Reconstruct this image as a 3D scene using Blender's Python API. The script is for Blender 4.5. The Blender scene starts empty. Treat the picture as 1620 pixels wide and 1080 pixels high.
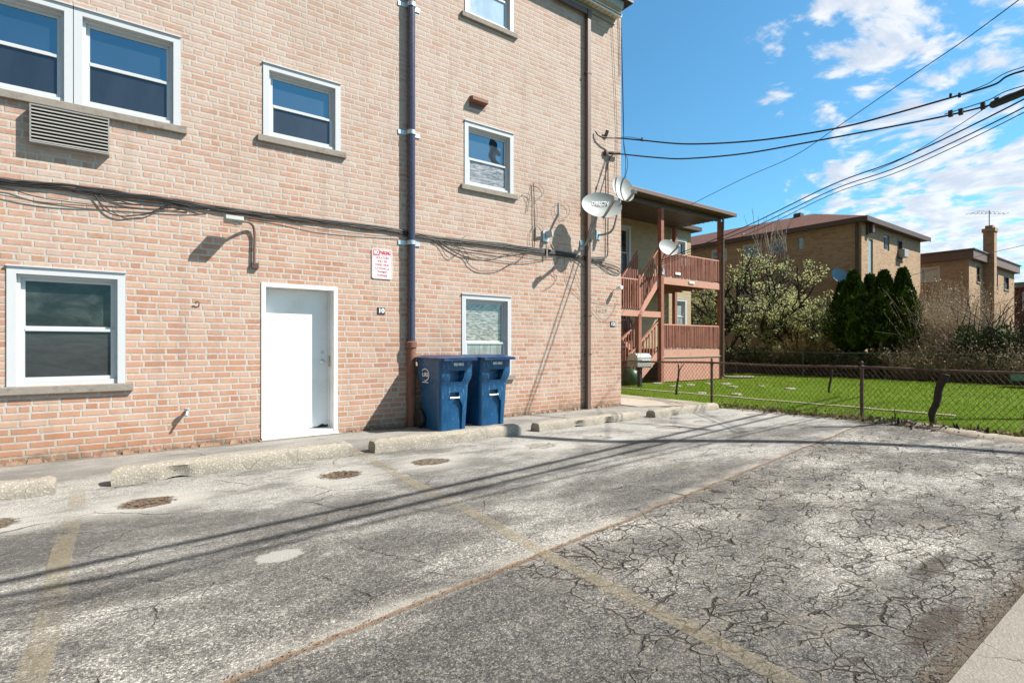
import bpy, bmesh, math, random
from mathutils import Vector, Matrix, noise as mnoise
R = random.Random(7)
S = bpy.context.scene
COL = S.collection
# ------------------------------------------------------------------ camera
F_PX, CX, HOR, CAMH = 850.0, 810.0, 546.0, 1.23
YAW = math.radians(36.7)
cam_d = bpy.data.cameras.new('camera'); cam = bpy.data.objects.new('camera', cam_d); COL.objects.link(cam)
cam.location = (0, 0, CAMH); cam.rotation_euler = (math.radians(90), 0, -YAW)
cam_d.sensor_width = 36; cam_d.lens = 36 * F_PX / 1620; cam_d.shift_y = (HOR - 540) / 1620 ; cam_d.clip_end = 2000; cam_d.clip_start = .05
S.camera = cam
# ------------------------------------------------------------------ view + world + sun
S.render.engine = 'CYCLES'
S.view_settings.view_transform = 'Standard'; S.view_settings.look = 'None'
S.view_settings.exposure = 0.92; S.view_settings.gamma = 1
SUN = Vector((1.15, -1.0, 1.6)).normalized()
W = bpy.data.worlds.new('World'); S.world = W; W.use_nodes = True
sl = bpy.data.lights.new('sun', 'SUN'); sl.energy = 4.9; sl.angle = math.radians(.5); sl.color = (1, .95, .87)
so = bpy.data.objects.new('sun', sl); COL.objects.link(so); so.location = (30, -30, 40)
so.rotation_euler = SUN.to_track_quat('Z', 'Y').to_euler()

class NT:
    def __init__(s, tree): s.t = tree; s.n = tree.nodes; s.l = tree.links
    def new(s, ty, **kw):
        n = s.n.new(ty)
        for k, v in kw.items(): setattr(n, k, v)
        return n
    def put(s, sock, v):
        if v is None: return
        if isinstance(v, bpy.types.NodeSocket): s.l.new(v, sock)
        else:
            if isinstance(v, (tuple, list)) and len(v) == 3 and sock.type == 'RGBA': v = (*v, 1)
            sock.default_value = v
    def m(s, op, a, b=None, c=None, clamp=False):
        n = s.new('ShaderNodeMath', operation=op, use_clamp=clamp); s.put(n.inputs[0], a); s.put(n.inputs[1], b); s.put(n.inputs[2], c); return n.outputs[0]
    def vm(s, op, a, b=None):
        n = s.new('ShaderNodeVectorMath', operation=op); s.put(n.inputs[0], a); s.put(n.inputs[1], b)
        return n.outputs['Value'] if op in ('LENGTH', 'DOT_PRODUCT', 'DISTANCE') else n.outputs[0]
    def mix(s, f, a, b, bt='MIX'):
        n = s.new('ShaderNodeMix', data_type='RGBA', blend_type=bt); s.put(n.inputs[0], f); s.put(n.inputs[6], a); s.put(n.inputs[7], b); return n.outputs[2]
    def noise(s, vec, scale, detail=3, rough=.55, dist=0):
        n = s.new('ShaderNodeTexNoise'); s.put(n.inputs['Vector'], vec); s.put(n.inputs['Scale'], scale); s.put(n.inputs['Detail'], detail)
        s.put(n.inputs['Roughness'], rough); s.put(n.inputs['Distortion'], dist); return n.outputs['Fac'], n.outputs['Color']
    def vor(s, vec, scale, feature='F1', rnd=1):
        n = s.new('ShaderNodeTexVoronoi', feature=feature); s.put(n.inputs['Vector'], vec); s.put(n.inputs['Scale'], scale); s.put(n.inputs['Randomness'], rnd); return n.outputs
    def ss(s, v, lo, hi, a=0., b=1.):
        n = s.new('ShaderNodeMapRange', interpolation_type='SMOOTHSTEP'); s.put(n.inputs[0], v); s.put(n.inputs[1], lo); s.put(n.inputs[2], hi); s.put(n.inputs[3], a); s.put(n.inputs[4], b); return n.outputs[0]
    def ramp(s, f, stops, interp='LINEAR'):
        n = s.new('ShaderNodeValToRGB'); n.color_ramp.interpolation = interp; e = n.color_ramp.elements
        while len(e) < len(stops): e.new(.5)
        for i, (p, c) in enumerate(stops): e[i].position = p; e[i].color = (*c, 1)
        s.put(n.inputs[0], f); return n.outputs[0]
    def xyz(s, v):
        n = s.new('ShaderNodeSeparateXYZ'); s.put(n.inputs[0], v); return n.outputs
    def comb(s, x, y, z=0.):
        n = s.new('ShaderNodeCombineXYZ'); s.put(n.inputs[0], x); s.put(n.inputs[1], y); s.put(n.inputs[2], z); return n.outputs[0]
    def obj(s): return s.new('ShaderNodeTexCoord').outputs['Object']
    def gen(s): return s.new('ShaderNodeTexCoord').outputs['Generated']

def build_world():
    t = NT(W.node_tree); t.n.clear()
    sky = t.new('ShaderNodeTexSky', sky_type='NISHITA'); sky.sun_disc = False
    sky.sun_elevation = math.asin(SUN.z); sky.sun_rotation = math.atan2(SUN.x, SUN.y); sky.air_density = 1.0; sky.dust_density = .6; sky.ozone_density = 2.0
    d = t.vm('NORMALIZE', t.gen()); x, y, z = t.xyz(d)
    zc = t.m('MAXIMUM', z, .01)
    zz = t.m('ADD', zc, .13)
    pv = t.comb(t.m('DIVIDE', x, zz), t.m('DIVIDE', y, zz), 0.)
    _, wc = t.noise(pv, 1.2, 2)
    pv2 = t.vm('ADD', pv, t.vm('MULTIPLY', t.vm('SUBTRACT', wc, (.5, .5, .5)), (.5, .5, 0)))
    n1, _ = t.noise(pv2, 7.4, 7, .58)
    n2, _ = t.noise(t.vm('ADD', pv, (4.2, 1.7, 0)), .75, 2)
    hl = t.m('SQRT', t.m('ADD', t.m('MULTIPLY', x, x), t.m('MULTIPLY', y, y)))
    az = t.m('DIVIDE', t.m('ADD', t.m('MULTIPLY', x, .985), t.m('MULTIPLY', y, -.17)), hl)
    cover = t.ss(az, .66, .90)
    low = t.ss(z, .16, .42, 1., 0.)
    cov = t.m('MULTIPLY', cover, t.m('ADD', .97, t.m('MULTIPLY', low, .18)))
    v = t.m('ADD', n1, t.m('MULTIPLY', t.m('SUBTRACT', n2, .5), .5))
    v = t.m('ADD', v, t.m('MULTIPLY', t.m('SUBTRACT', cov, 1.), .42))
    mask = t.ss(v, .41, .59)
    skyc = t.mix(1., sky.outputs[0], (0.62, 1.17, 1.28), 'MULTIPLY')
    shade, _ = t.noise(t.vm('ADD', pv2, (.04, -.03, 0)), 7.4, 5)
    ccol = t.mix(t.ss(shade, .40, .66), (6.6, 6.7, 6.9), (4.6, 5.1, 5.9))
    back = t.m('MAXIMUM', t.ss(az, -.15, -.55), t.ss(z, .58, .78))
    fill_veil = t.m('MULTIPLY', back, t.ss(n2, .25, .5, .75, .95))
    skyc = t.mix(fill_veil, skyc, (1.5, 1.47, 1.45))  # grey added over the out-of-view sky to neutralise and cut fill light
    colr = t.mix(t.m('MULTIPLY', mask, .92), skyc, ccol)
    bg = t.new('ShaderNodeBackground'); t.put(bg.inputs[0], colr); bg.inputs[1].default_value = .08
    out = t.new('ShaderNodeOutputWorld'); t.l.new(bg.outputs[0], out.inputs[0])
build_world()

# ------------------------------------------------------------------ pixel -> world helpers (photo is 1620 wide)
cy_, sy_ = math.cos(YAW), math.sin(YAW)
def ray(px, py):
    u = (px - CX) / F_PX; v = (HOR - py) / F_PX
    return Vector((sy_ + cy_ * u, cy_ - sy_ * u, v))
O = Vector((0, 0, CAMH))
def onY(px, py, Y=7.5): d = ray(px, py); return O + d * (Y / d.y)
def onX(px, py, X): d = ray(px, py); return O + d * (X / d.x)
def onZ(px, py, Z=0.): d = ray(px, py); return O + d * ((Z - CAMH) / d.z)
def atD(px, py, dep): return O + ray(px, py) * dep
def onL(px, py, a, c): d = ray(px, py); return O + d * (c / (d.x + a * d.y))      # vertical plane X + a*Y = c

# ------------------------------------------------------------------ materials
MATS = {}
def newmat(name):
    m = bpy.data.materials.new(name); m.use_nodes = True; t = NT(m.node_tree)
    b = m.node_tree.nodes['Principled BSDF']; return m, t, b
def bump(t, b, h, dist=.01, strength=1.):
    n = t.new('ShaderNodeBump'); n.inputs['Distance'].default_value = dist; n.inputs['Strength'].default_value = strength
    t.put(n.inputs['Height'], h); t.l.new(n.outputs[0], b.inputs['Normal'])
def simple(name, col, rough=.6, metal=0., var=.12, scale=6., bmp=0., spec=.5, dirt=None, coat=0.):
    if name in MATS: return MATS[name]
    m, t, b = newmat(name); o = t.obj()
    f, _ = t.noise(o, scale, 5, .6)
    c = t.mix(f, tuple(max(0, v * (1 - var)) for v in col), tuple(min(1, v * (1 + var)) for v in col))
    if dirt:
        g, _ = t.noise(o, scale * .6, 6, .7, .4)
        c = t.mix(t.ss(g, .5, .72), c, dirt)
    t.put(b.inputs['Base Color'], c)
    g2, _ = t.noise(o, scale * 3, 3); t.put(b.inputs['Roughness'], t.m('ADD', rough - .06, t.m('MULTIPLY', g2, .12)))
    b.inputs['Metallic'].default_value = metal; b.inputs['Specular IOR Level'].default_value = spec
    b.inputs['Coat Weight'].default_value = coat
    if bmp:
        h, _ = t.noise(o, scale * 5, 4); bump(t, b, h, bmp)
    MATS[name] = m; return m

def brick_mat(name, stops, mortar, bw=.217, rh=.0752, ms=.0095, wash=.3, washz=None, bumpd=.006, weather=False):
    m, t, b = newmat(name); o = t.obj(); x, y, z = t.xyz(o)
    h = t.m('ADD', x, y)
    _, nc = t.noise(t.comb(h, z, 0.), 22, 3); _, nl = t.noise(t.comb(h, z, 0.), 1.3, 2)
    v = t.comb(h, z, 0.)
    v = t.vm('ADD', v, t.vm('MULTIPLY', t.vm('SUBTRACT', nc, (.5, .5, .5)), (.010, .007, 0)))
    v = t.vm('ADD', v, t.vm('MULTIPLY', t.vm('SUBTRACT', nl, (.5, .5, .5)), (.05, .016, 0)))
    vx, vy, _v = t.xyz(v); row = t.m('FLOOR', t.m('DIVIDE', vy, rh)); wn = t.new('ShaderNodeTexWhiteNoise', noise_dimensions='1D'); t.put(wn.inputs['W'], row)
    jx, _ = t.noise(t.comb(t.m('MULTIPLY', vx, 2.6), t.m('MULTIPLY', row, 5.7), 0.), 1., 1, .5)
    vx = t.m('ADD', vx, t.m('ADD', t.m('MULTIPLY', wn.outputs['Value'], .085), t.m('MULTIPLY', jx, .13))); v = t.comb(vx, vy, 0.)
    br = t.new('ShaderNodeTexBrick'); br.offset = .5; br.squash = .5; br.squash_frequency = 7; br.offset_frequency = 2
    t.put(br.inputs['Vector'], v); br.inputs['Color1'].default_value = (0, 0, 0, 1); br.inputs['Color2'].default_value = (1, 1, 1, 1); br.inputs['Mortar'].default_value = (.5, .5, .5, 1)
    br.inputs['Scale'].default_value = 1; br.inputs['Mortar Size'].default_value = ms; br.inputs['Mortar Smooth'].default_value = .35
    br.inputs['Brick Width'].default_value = bw; br.inputs['Row Height'].default_value = rh
    rnd = t.xyz(br.outputs['Color'])[0]
    # second random per brick, to break up the first
    cell = t.m('FLOOR', t.m('DIVIDE', z, rh))
    pat, _ = t.noise(t.comb(t.m('MULTIPLY', h, 1.), t.m('MULTIPLY', cell, 7.3), 0.), 9., 2, .5)
    tone = t.m('ADD', t.m('MULTIPLY', rnd, .62), t.m('MULTIPLY', pat, .38), clamp=True)
    c = t.ramp(tone, stops)
    fine, _ = t.noise(t.comb(h, t.m('MULTIPLY', z, 1.6), 0.), 60, 5, .7)
    c = t.mix(t.ss(fine, .35, .75, .0, .4), c, tuple(v * .55 for v in stops[1][1]))
    # lime wash / smeared mortar over brick faces
    w1, _ = t.noise(t.comb(h, z, 0.), 14, 6, .7, .5); w2, _ = t.noise(t.comb(h, z, 2.), .7, 3)
    wv = t.m('ADD', t.m('MULTIPLY', w1, .75), t.m('MULTIPLY', w2, .35))
    if washz: wv = t.m('ADD', wv, t.ss(z, washz[0], washz[1], -washz[2], washz[2]))
    wm = t.m('MULTIPLY', t.ss(wv, .44, .78), wash * 2, clamp=True)
    wm = t.m('MINIMUM', wm, .84)
    wm = t.m('MULTIPLY', wm, t.m('ADD', .62, t.m('MULTIPLY', rnd, .5)), clamp=True)
    mn, _ = t.noise(t.comb(h, z, 5.), 30, 5, .65)
    mo = t.mix(t.ss(mn, .3, .7), tuple(v * .82 for v in mortar), mortar)
    c = t.mix(wm, c, t.mix(.25, mo, stops[2][1]))
    fac = br.outputs['Fac']
    c = t.mix(fac, c, mo)
    dk, _ = t.noise(t.comb(h, z, 9.), 46, 3, .5)
    c = t.mix(t.ss(dk, .70, .80, 0., .55), c, (.12, .09, .07))
    if weather:
        s1, _ = t.noise(t.comb(t.m('MULTIPLY', h, 5.), t.m('MULTIPLY', z, .45), 1.), 1., 5, .65); s2, _ = t.noise(t.comb(h, z, 4.), .55, 4, .6); s3, _ = t.noise(t.comb(h, z, 7.), 2.2, 5, .7)
        c = t.mix(t.ss(s1, .48, .72, 0., .30), c, (.26, .20, .155)); c = t.mix(t.ss(s2, .50, .66, 0., .22), c, (.30, .22, .165)); c = t.mix(t.ss(s3, .55, .70, 0., .30), c, (.52, .47, .41))
        gz = t.m('ADD', z, t.m('MULTIPLY', t.m('SUBTRACT', s3, .5), .7))
        c = t.mix(t.ss(gz, .05, .42, .5, 0.), c, t.mix(fac, (.36, .165, .09), (.33, .27, .21)))
        c = t.mix(t.ss(gz, -.02, .12, .75, 0.), c, (.16, .12, .085))
    t.put(b.inputs['Base Color'], c); b.inputs['Roughness'].default_value = .9; b.inputs['Specular IOR Level'].default_value = .2
    hh = t.m('ADD', t.m('MULTIPLY', t.m('SUBTRACT', 1., fac), .8), t.m('MULTIPLY', fine, .35))
    hh = t.m('ADD', hh, t.m('MULTIPLY', w1, .3))
    bump(t, b, hh, bumpd, .8)
    MATS[name] = m; return m

M_BRICK = brick_mat('tan common brick', [(0, (.28, .145, .09)), (.25, (.44, .22, .14)), (.5, (.50, .285, .20)), (.75, (.53, .35, .255)), (1, (.44, .33, .24))], (.505, .455, .405), ms=.0125, weather=True, wash=.42, washz=(-1.5, 5.5, .17))
M_BRICK2 = brick_mat('buff wing brick', [(0, (.34, .24, .14)), (.3, (.40, .30, .18)), (.55, (.43, .33, .21)), (.8, (.46, .36, .24)), (1, (.38, .3, .2))], (.40, .36, .29), ms=.006, wash=.2)
M_BRICK3 = brick_mat('brown block brick', [(0, (.27, .165, .095)), (.3, (.37, .235, .14)), (.55, (.43, .285, .175)), (.8, (.48, .33, .21)), (1, (.41, .30, .2))], (.40, .32, .24), ms=.006, wash=.12)
M_WHITE = simple('white vinyl trim', (.52, .53, .54), .35, var=.04, spec=.4)
M_WPAINT = simple('white door paint', (.74, .74, .73), .4, var=.03, scale=3, dirt=(.66, .64, .60))
M_SILL = simple('limestone sill', (.255, .225, .19), .9, var=.2, scale=14, bmp=.003, dirt=(.17, .145, .12))
M_BROWN = simple('brown metal', (.085, .052, .04), .45, var=.15)
M_BROWNL = simple('brown painted metal', (.15, .095, .075), .5, var=.15)
M_BLACK = simple('black rubber cable', (.018, .017, .017), .5, var=.2)
M_CABLEG = simple('weathered grey brown cable', (.10, .075, .06), .6, var=.3)
M_GALV = simple('galvanised steel', (.50, .56, .58), .4, metal=.55, var=.15, scale=20)
M_GREYM = simple('grey dish paint', (.30, .32, .31), .5, var=.06, scale=10)
M_GREYD = simple('grey mast paint', (.27, .27, .26), .5, var=.12, scale=14)
M_PVC = simple('purple grey pipe', (.045, .045, .085), .28, var=.25, scale=9, coat=.3)
M_RUST = simple('rusty iron pipe', (.19, .085, .055), .8, var=.3, scale=16, bmp=.003, dirt=(.1, .05, .035))
M_RUSTD = simple('rusty fence steel', (.075, .042, .032), .75, var=.5, scale=22, bmp=.002, dirt=(.20, .17, .15))
M_WOOD = simple('rust red painted wood', (.27, .105, .07), .7, var=.25, scale=8, bmp=.002, dirt=(.13, .06, .045))
M_WOODL = simple('faded pink red boards', (.48, .235, .17), .75, var=.14, scale=10, bmp=.002, dirt=(.36, .2, .16))
M_WOODG = simple('weathered grey wood', (.36, .31, .25), .85, var=.2, scale=10)
M_SOFFIT = simple('cream soffit', (.60, .55, .44), .6, var=.08)
M_LETTER = simple('white lettering', (.8, .8, .8), .5, var=.02)
M_RED = simple('sign red', (.62, .015, .03), .5, var=.05)
M_SIGNW = simple('sign white', (.78, .77, .77), .4, var=.03)
M_DKPLATE = simple('black number plate', (.03, .03, .032), .5)
M_BLOCKC = None
def concrete_mat(name, col, agg=.5, scale=1.):
    m, t, b = newmat(name); o = t.obj()
    a, _ = t.noise(o, 2.2 * scale, 5, .65); c = t.mix(a, tuple(v * .72 for v in col), tuple(min(.9, v * 1.18) for v in col))
    vo = t.vor(o, 55 * scale); rr = t.xyz(vo['Color'])[0]
    c = t.mix(t.m('MULTIPLY', t.ss(vo['Distance'], .25, .5, 1., 0.), agg * .8), c, t.ramp(rr, [(0, (.22, .19, .15)), (.4, (.42, .37, .3)), (.8, (.6, .56, .5)), (1, (.32, .22, .14))]))
    f, _ = t.noise(o, 120 * scale, 3); c = t.mix(t.ss(f, .55, .75, 0., .35), c, tuple(v * .4 for v in col))
    ck = t.vor(t.vm('ADD', o, t.vm('MULTIPLY', t.noise(o, 6, 3)[1], (.12, .12, .12))), 3.1, 'DISTANCE_TO_EDGE')['Distance']; c = t.mix(t.m('MULTIPLY', t.ss(ck, .004, .014, 1., 0.), t.ss(a, .45, .6, 0., .7)), c, (.05, .04, .03))
    st, _ = t.noise(o, 3.3 * scale, 6, .75, .6); c = t.mix(t.ss(st, .56, .72, 0., .55), c, tuple(v * .55 for v in col))
    t.put(b.inputs['Base Color'], c); b.inputs['Roughness'].default_value = .92; b.inputs['Specular IOR Level'].default_value = .2
    hh = t.m('ADD', t.m('MULTIPLY', t.m('SUBTRACT', 1., vo['Distance']), .5), t.m('MULTIPLY', f, .8)); bump(t, b, hh, .006, .8)
    MATS[name] = m; return m
M_BLOCK = concrete_mat('exposed aggregate concrete', (.31, .275, .225), .85)
M_ALLEY = concrete_mat('alley concrete', (.25, .23, .20), .25, 1.6)
M_WALK = concrete_mat('walkway concrete', (.40, .35, .29), .05, .6)

def glass_mat(name, tint, refl, inner=None, iscale=5., stretch=(1, 1, 1), rough=.015, wav=.0):
    m, t, b = newmat(name); o = t.obj()
    c = tint
    if inner:
        f, _ = t.noise(t.vm('MULTIPLY', o, stretch), iscale, 6, .65, .8); c = t.mix(t.ss(f, .35, .7), tint, inner)
    t.put(b.inputs['Base Color'], c); b.inputs['Roughness'].default_value = .6; b.inputs['Specular IOR Level'].default_value = .2
    g = t.new('ShaderNodeBsdfGlossy'); g.inputs['Roughness'].default_value = rough; g.inputs['Color'].default_value = (.62, .88, 1, 1) if refl > .2 else (.9, .95, 1, 1)
    if wav:
        n = t.new('ShaderNodeBump'); n.inputs['Distance'].default_value = wav; n.inputs['Strength'].default_value = 1
        h, _ = t.noise(o, 1.6, 2); t.put(n.inputs['Height'], h); t.l.new(n.outputs[0], g.inputs['Normal'])
    mx = t.new('ShaderNodeMixShader'); mx.inputs[0].default_value = refl
    t.l.new(b.outputs[0], mx.inputs[1]); t.l.new(g.outputs[0], mx.inputs[2])
    t.l.new(mx.outputs[0], t.n['Material Output'].inputs[0]); MATS[name] = m; return m
G_SKY = glass_mat('glass reflecting sky', (.002, .014, .03), .24, wav=.006)
G_SCREEN = glass_mat('insect screen over glass', (.004, .008, .015), .07, (.010, .016, .028), 3, (1, 1, .3), .05, .006)
G_DARK = glass_mat('dark ground floor glass', (.004, .006, .007), .04, (.045, .055, .05), 2.4, (1, 1, 2.2), .02)
G_DARKS = glass_mat('dark screened glass', (.028, .032, .034), .04, (.045, .05, .05), 3, (1, 1, 4), .1)
G_PAINTREFL = glass_mat('glass with painted ripple reflection', (.07, .068, .065), .10, (.42, .40, .38), 9, (1, 1, 5), .02)  # wavy grey reflection painted into the pane's base colour as noise
G_BLIND = glass_mat('glass over pale blind', (.28, .32, .33), .3, (.42, .45, .45), 2, (1, 1, 1), .03)
G_CURT = glass_mat('glass over pale curtain', (.16, .19, .18), .15, (.34, .38, .36), 4, (4, 4, .6), .03)
G_BLOCK = glass_mat('glass block', (.14, .22, .26), .25, (.35, .45, .5), 14, (1, 1, 1), .2)

def blue_mat():
    m, t, b = newmat('blue bin plastic'); o = t.obj(); x, y, z = t.xyz(o)
    f, _ = t.noise(o, 5, 5, .6); c = t.mix(f, (.001, .038, .105), (.002, .088, .215))
    s, _ = t.noise(t.vm('MULTIPLY', o, (3, 3, 1)), 9, 6, .75, 1.2); sm = t.m('MULTIPLY', t.ss(s, .53, .70), t.ss(z, .25, .95, .2, .8))
    c = t.mix(sm, c, (.25, .38, .5))
    t.put(b.inputs['Base Color'], c); t.put(b.inputs['Roughness'], t.ss(s, .3, .8, .28, .6)); MATS['blue'] = m; return m
M_BLUE = blue_mat()
M_LID = simple('navy bin lid', (.005, .032, .10), .35, var=.25, scale=5, dirt=(.06, .08, .16))
M_NAVY = simple('black bin pocket', (.006, .01, .02), .5)

def asphalt_mat():
    m, t, b = newmat('worn asphalt'); o = t.obj(); x, y, z = t.xyz(o)
    p = t.comb(x, y, 0.)
    jn, _ = t.noise(p, 2.5, 4, .6); jl = t.m('ADD', 2.16, t.m('MULTIPLY', x, .138))
    d = t.m('SUBTRACT', t.m('ADD', y, t.m('MULTIPLY', t.m('SUBTRACT', jn, .5), .09)), jl)      # signed distance to the slab joint
    near = t.ss(d, -.02, .02, 1., 0.)
    # broad wear
    st = t.comb(t.m('MULTIPLY', x, .6), t.m('MULTIPLY', y, 1.25), 0.)
    a1, _ = t.noise(st, 1.0, 5, .62, .3); a2, _ = t.noise(t.vm('ADD', st, (7, 3, 0)), 3.2, 6, .7, .4); a3, _ = t.noise(t.vm('ADD', p, (1, 9, 0)), 14, 5, .7)
    v = t.m('ADD', t.m('MULTIPLY', a1, .60), t.m('ADD', t.m('MULTIPLY', a2, .32), t.m('MULTIPLY', a3, .16)))
    v = t.m('SUBTRACT', v, t.m('MULTIPLY', near, t.ss(x, 1.6, 4.0, .06, -.012)))
    v = t.m('ADD', v, t.ss(x, 3., 8., 0., .03))
    v = t.m('ADD', v, t.ss(y, 4.1, 5.0, 0., .06))
    broad = t.ss(v, .43, .67)
    c = t.ramp(broad, [(0, (.095, .093, .089)), (.3, (.145, .141, .132)), (.6, (.205, .20, .19)), (1, (.36, .352, .333))])
    # aggregate speckle
    vo = t.vor(p, 135); rr = t.xyz(vo['Color'])[0]
    vo2 = t.vor(p, 70); r2 = t.xyz(vo2['Color'])[1]
    stone = t.ramp(rr, [(0, (.38, .38, .38)), (.35, (.75, .75, .75)), (.62, (1.05, 1.03, 1.0)), (.82, (1.6, 1.56, 1.48)), (1, (2.5, 2.4, 2.2))])
    grit = t.ss(y, 2.4, 4.6, 1., .45)
    c = t.mix(grit, c, t.mix(1., c, stone, 'MULTIPLY'))
    spk = t.m('MULTIPLY', t.ss(r2, .72, .9), t.ss(vo2['Distance'], .12, .3, 1., 0.))
    c = t.mix(t.m('MULTIPLY', spk, .55), c, (.42, .40, .36))
    f, _ = t.noise(p, 60, 6, .85); c = t.mix(t.ss(f, .36, .56, .62, 0.), c, (.045, .044, .042))
    f3, _ = t.noise(t.vm('ADD', p, (3, 3, 0)), 26, 6, .8); c = t.mix(t.ss(f3, .5, .68, 0., .4), c, (.34, .325, .29))
    # tyre pits, two per bay
    def pit(cx, rad, sgn=0.):
        mx_ = t.m('SUBTRACT', t.m('FLOORED_MODULO', t.m('ADD', t.m('SUBTRACT', x, cx), 1.235), 2.47), 1.235)
        return t.m('SQRT', t.m('ADD', t.m('MULTIPLY', mx_, mx_), t.m('POWER', t.m('MULTIPLY', t.m('SUBTRACT', y, 5.07), 1.25), 2.)))
    pd = t.m('MINIMUM', pit(.23, .23), pit(1.74, .23))
    pd = t.m('ADD', pd, t.m('ADD', t.m('MULTIPLY', t.m('SUBTRACT', a3, .5), .22), t.m('MULTIPLY', t.m('SUBTRACT', a2, .5), .25)))
    halo = t.m('MULTIPLY', t.ss(pd, .2, .62, 1., 0.), .8)
    c = t.mix(t.m('MULTIPLY', halo, t.ss(a2, .3, .6, .5, 1.)), c, (.41, .395, .365))
    pitm = t.ss(pd, .16, .22, 1., 0.)
    fade = t.ss(x, 2.2, 4.5, 1., .35)
    pc, _ = t.noise(p, 28, 4, .7); c = t.mix(t.m('MULTIPLY', pitm, fade), c, t.mix(t.ss(pc, .3, .7), (.05, .035, .024), (.20, .155, .11)))
    # joint: brown debris + pale edge
    pal = t.m('MULTIPLY', t.ss(d, .02, .16, 1., 0.), t.ss(d, -.06, .0))
    c = t.mix(t.m('MULTIPLY', pal, t.ss(a2, .35, .6, .1, .75)), c, (.34, .32, .285))
    jd = t.ss(t.m('ABSOLUTE', t.m('ADD', d, t.m('MULTIPLY', t.m('SUBTRACT', a3, .5), .03))), .006, .032, 1., 0.)
    c = t.mix(t.m('MULTIPLY', jd, t.ss(f3, .35, .5, .25, 1.)), c, t.mix(pc, (.08, .05, .035), (.30, .21, .14)))
    # alligator cracks
    _, dn = t.noise(p, 3.0, 4, .6); _, dn2 = t.noise(p, 16, 3, .6)
    pc2 = t.vm('ADD', p, t.vm('MULTIPLY', t.vm('SUBTRACT', dn, (.5, .5, .5)), (.16, .16, 0)))
    pc2 = t.vm('ADD', pc2, t.vm('MULTIPLY', t.vm('SUBTRACT', dn2, (.5, .5, .5)), (.045, .045, 0)))
    pcr = t.comb(t.m('ADD', t.m('MULTIPLY', t.xyz(pc2)[0], .8), t.m('MULTIPLY', t.xyz(pc2)[1], .2)), t.m('MULTIPLY', t.xyz(pc2)[1], 1.15), 0.)
    e1 = t.vor(pcr, 5.8, 'DISTANCE_TO_EDGE')['Distance']; e2 = t.vor(t.vm('ADD', pcr, (3, 5, 0)), 1.5, 'DISTANCE_TO_EDGE')['Distance']
    e3 = t.vor(t.vm('ADD', pcr, (8, 2, 0)), 14., 'DISTANCE_TO_EDGE')['Distance']
    msk, _ = t.noise(p, .8, 3); wmod, _ = t.noise(p, 5, 3)
    zone = t.m('MULTIPLY', near, t.ss(t.m('ADD', x, t.m('MULTIPLY', msk, 2.)), 1.9, 3.1))
    zone = t.m('MULTIPLY', zone, t.ss(msk, .33, .45))
    w = t.m('MULTIPLY', t.ss(wmod, .34, .66, .25, 1.5), .027)
    cr1 = t.m('MULTIPLY', t.ss(t.m('DIVIDE', e1, w), .25, 1., 1., 0.), zone)
    cr3 = t.m('MULTIPLY', t.ss(t.m('DIVIDE', e3, w), .25, 1.1, 1., 0.), t.m('MULTIPLY', zone, t.ss(wmod, .40, .54)))
    cr2 = t.m('MULTIPLY', t.ss(t.m('DIVIDE', e2, t.m('MULTIPLY', w, .22)), .3, 1., 1., 0.), t.ss(msk, .42, .56, 0., .85))
    cr = t.m('MAXIMUM', t.m('MAXIMUM', cr1, cr2), cr3)
    c = t.mix(t.m('MULTIPLY', cr, .85), c, (.028, .022, .017))
    # paler crack shoulders
    sh = t.m('MULTIPLY', t.m('MULTIPLY', t.ss(e1, .04, .12, 1., 0.), zone), t.m('SUBTRACT', 1., cr))
    c = t.mix(t.m('MULTIPLY', sh, .25), c, (.30, .26, .21))
    # white spill patches
    def spot(cx, cy, rx, ry):
        q = t.m('SQRT', t.m('ADD', t.m('POWER', t.m('ABSOLUTE', t.m('DIVIDE', t.m('SUBTRACT', x, cx), rx)), 2.), t.m('POWER', t.m('ABSOLUTE', t.m('DIVIDE', t.m('SUBTRACT', y, cy), ry)), 2.)))
        return t.m('ADD', q, t.m('MULTIPLY', t.m('SUBTRACT', a3, .5), 1.0))
    for (cx, cy, rx, ry, st_) in ((.79, 3.33, .15, .10, .75), (1.10, 3.52, .07, .05, .35), (.93, 3.66, .04, .04, .3), (2.35, 2.62, .05, .04, .7), (1.02, 3.2, .03, .02, .5)):
        c = t.mix(t.m('MULTIPLY', t.ss(spot(cx, cy, rx, ry), .8, 1., 1., 0.), st_), c, (.38, .37, .345))
    for (cx, cy, rx, ry) in ((3.7, 1.0, .30, .07), (2.9, .78, .4, .08)):
        c = t.mix(t.m('MULTIPLY', t.ss(spot(cx, cy, rx, ry), .5, 1.1, 1., 0.), .7), c, (.05, .038, .028))
    # dirt along the alley edge and the foot of the wall
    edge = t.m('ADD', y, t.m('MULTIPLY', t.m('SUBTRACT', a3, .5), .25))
    c = t.mix(t.ss(edge, .60, .74, .9, 0.), c, t.mix(pc, (.035, .026, .018), (.15, .115, .08))); c = t.mix(t.m('MULTIPLY', t.ss(edge, .7, 1.0, 1., 0.), t.ss(a2, .5, .65, 0., .6)), c, (.075, .055, .04))
    c = t.mix(t.ss(edge, 6.05, 6.6, 0., .55), c, t.mix(a2, (.15, .145, .14), (.33, .31, .28)))
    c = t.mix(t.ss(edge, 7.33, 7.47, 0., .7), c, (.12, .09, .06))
    t.put(b.inputs['Base Color'], c); b.inputs['Roughness'].default_value = .88; b.inputs['Specular IOR Level'].default_value = .25
    hgt = t.m('ADD', t.m('MULTIPLY', f, .5), t.m('MULTIPLY', t.m('SUBTRACT', 1., vo['Distance']), .35))
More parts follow.
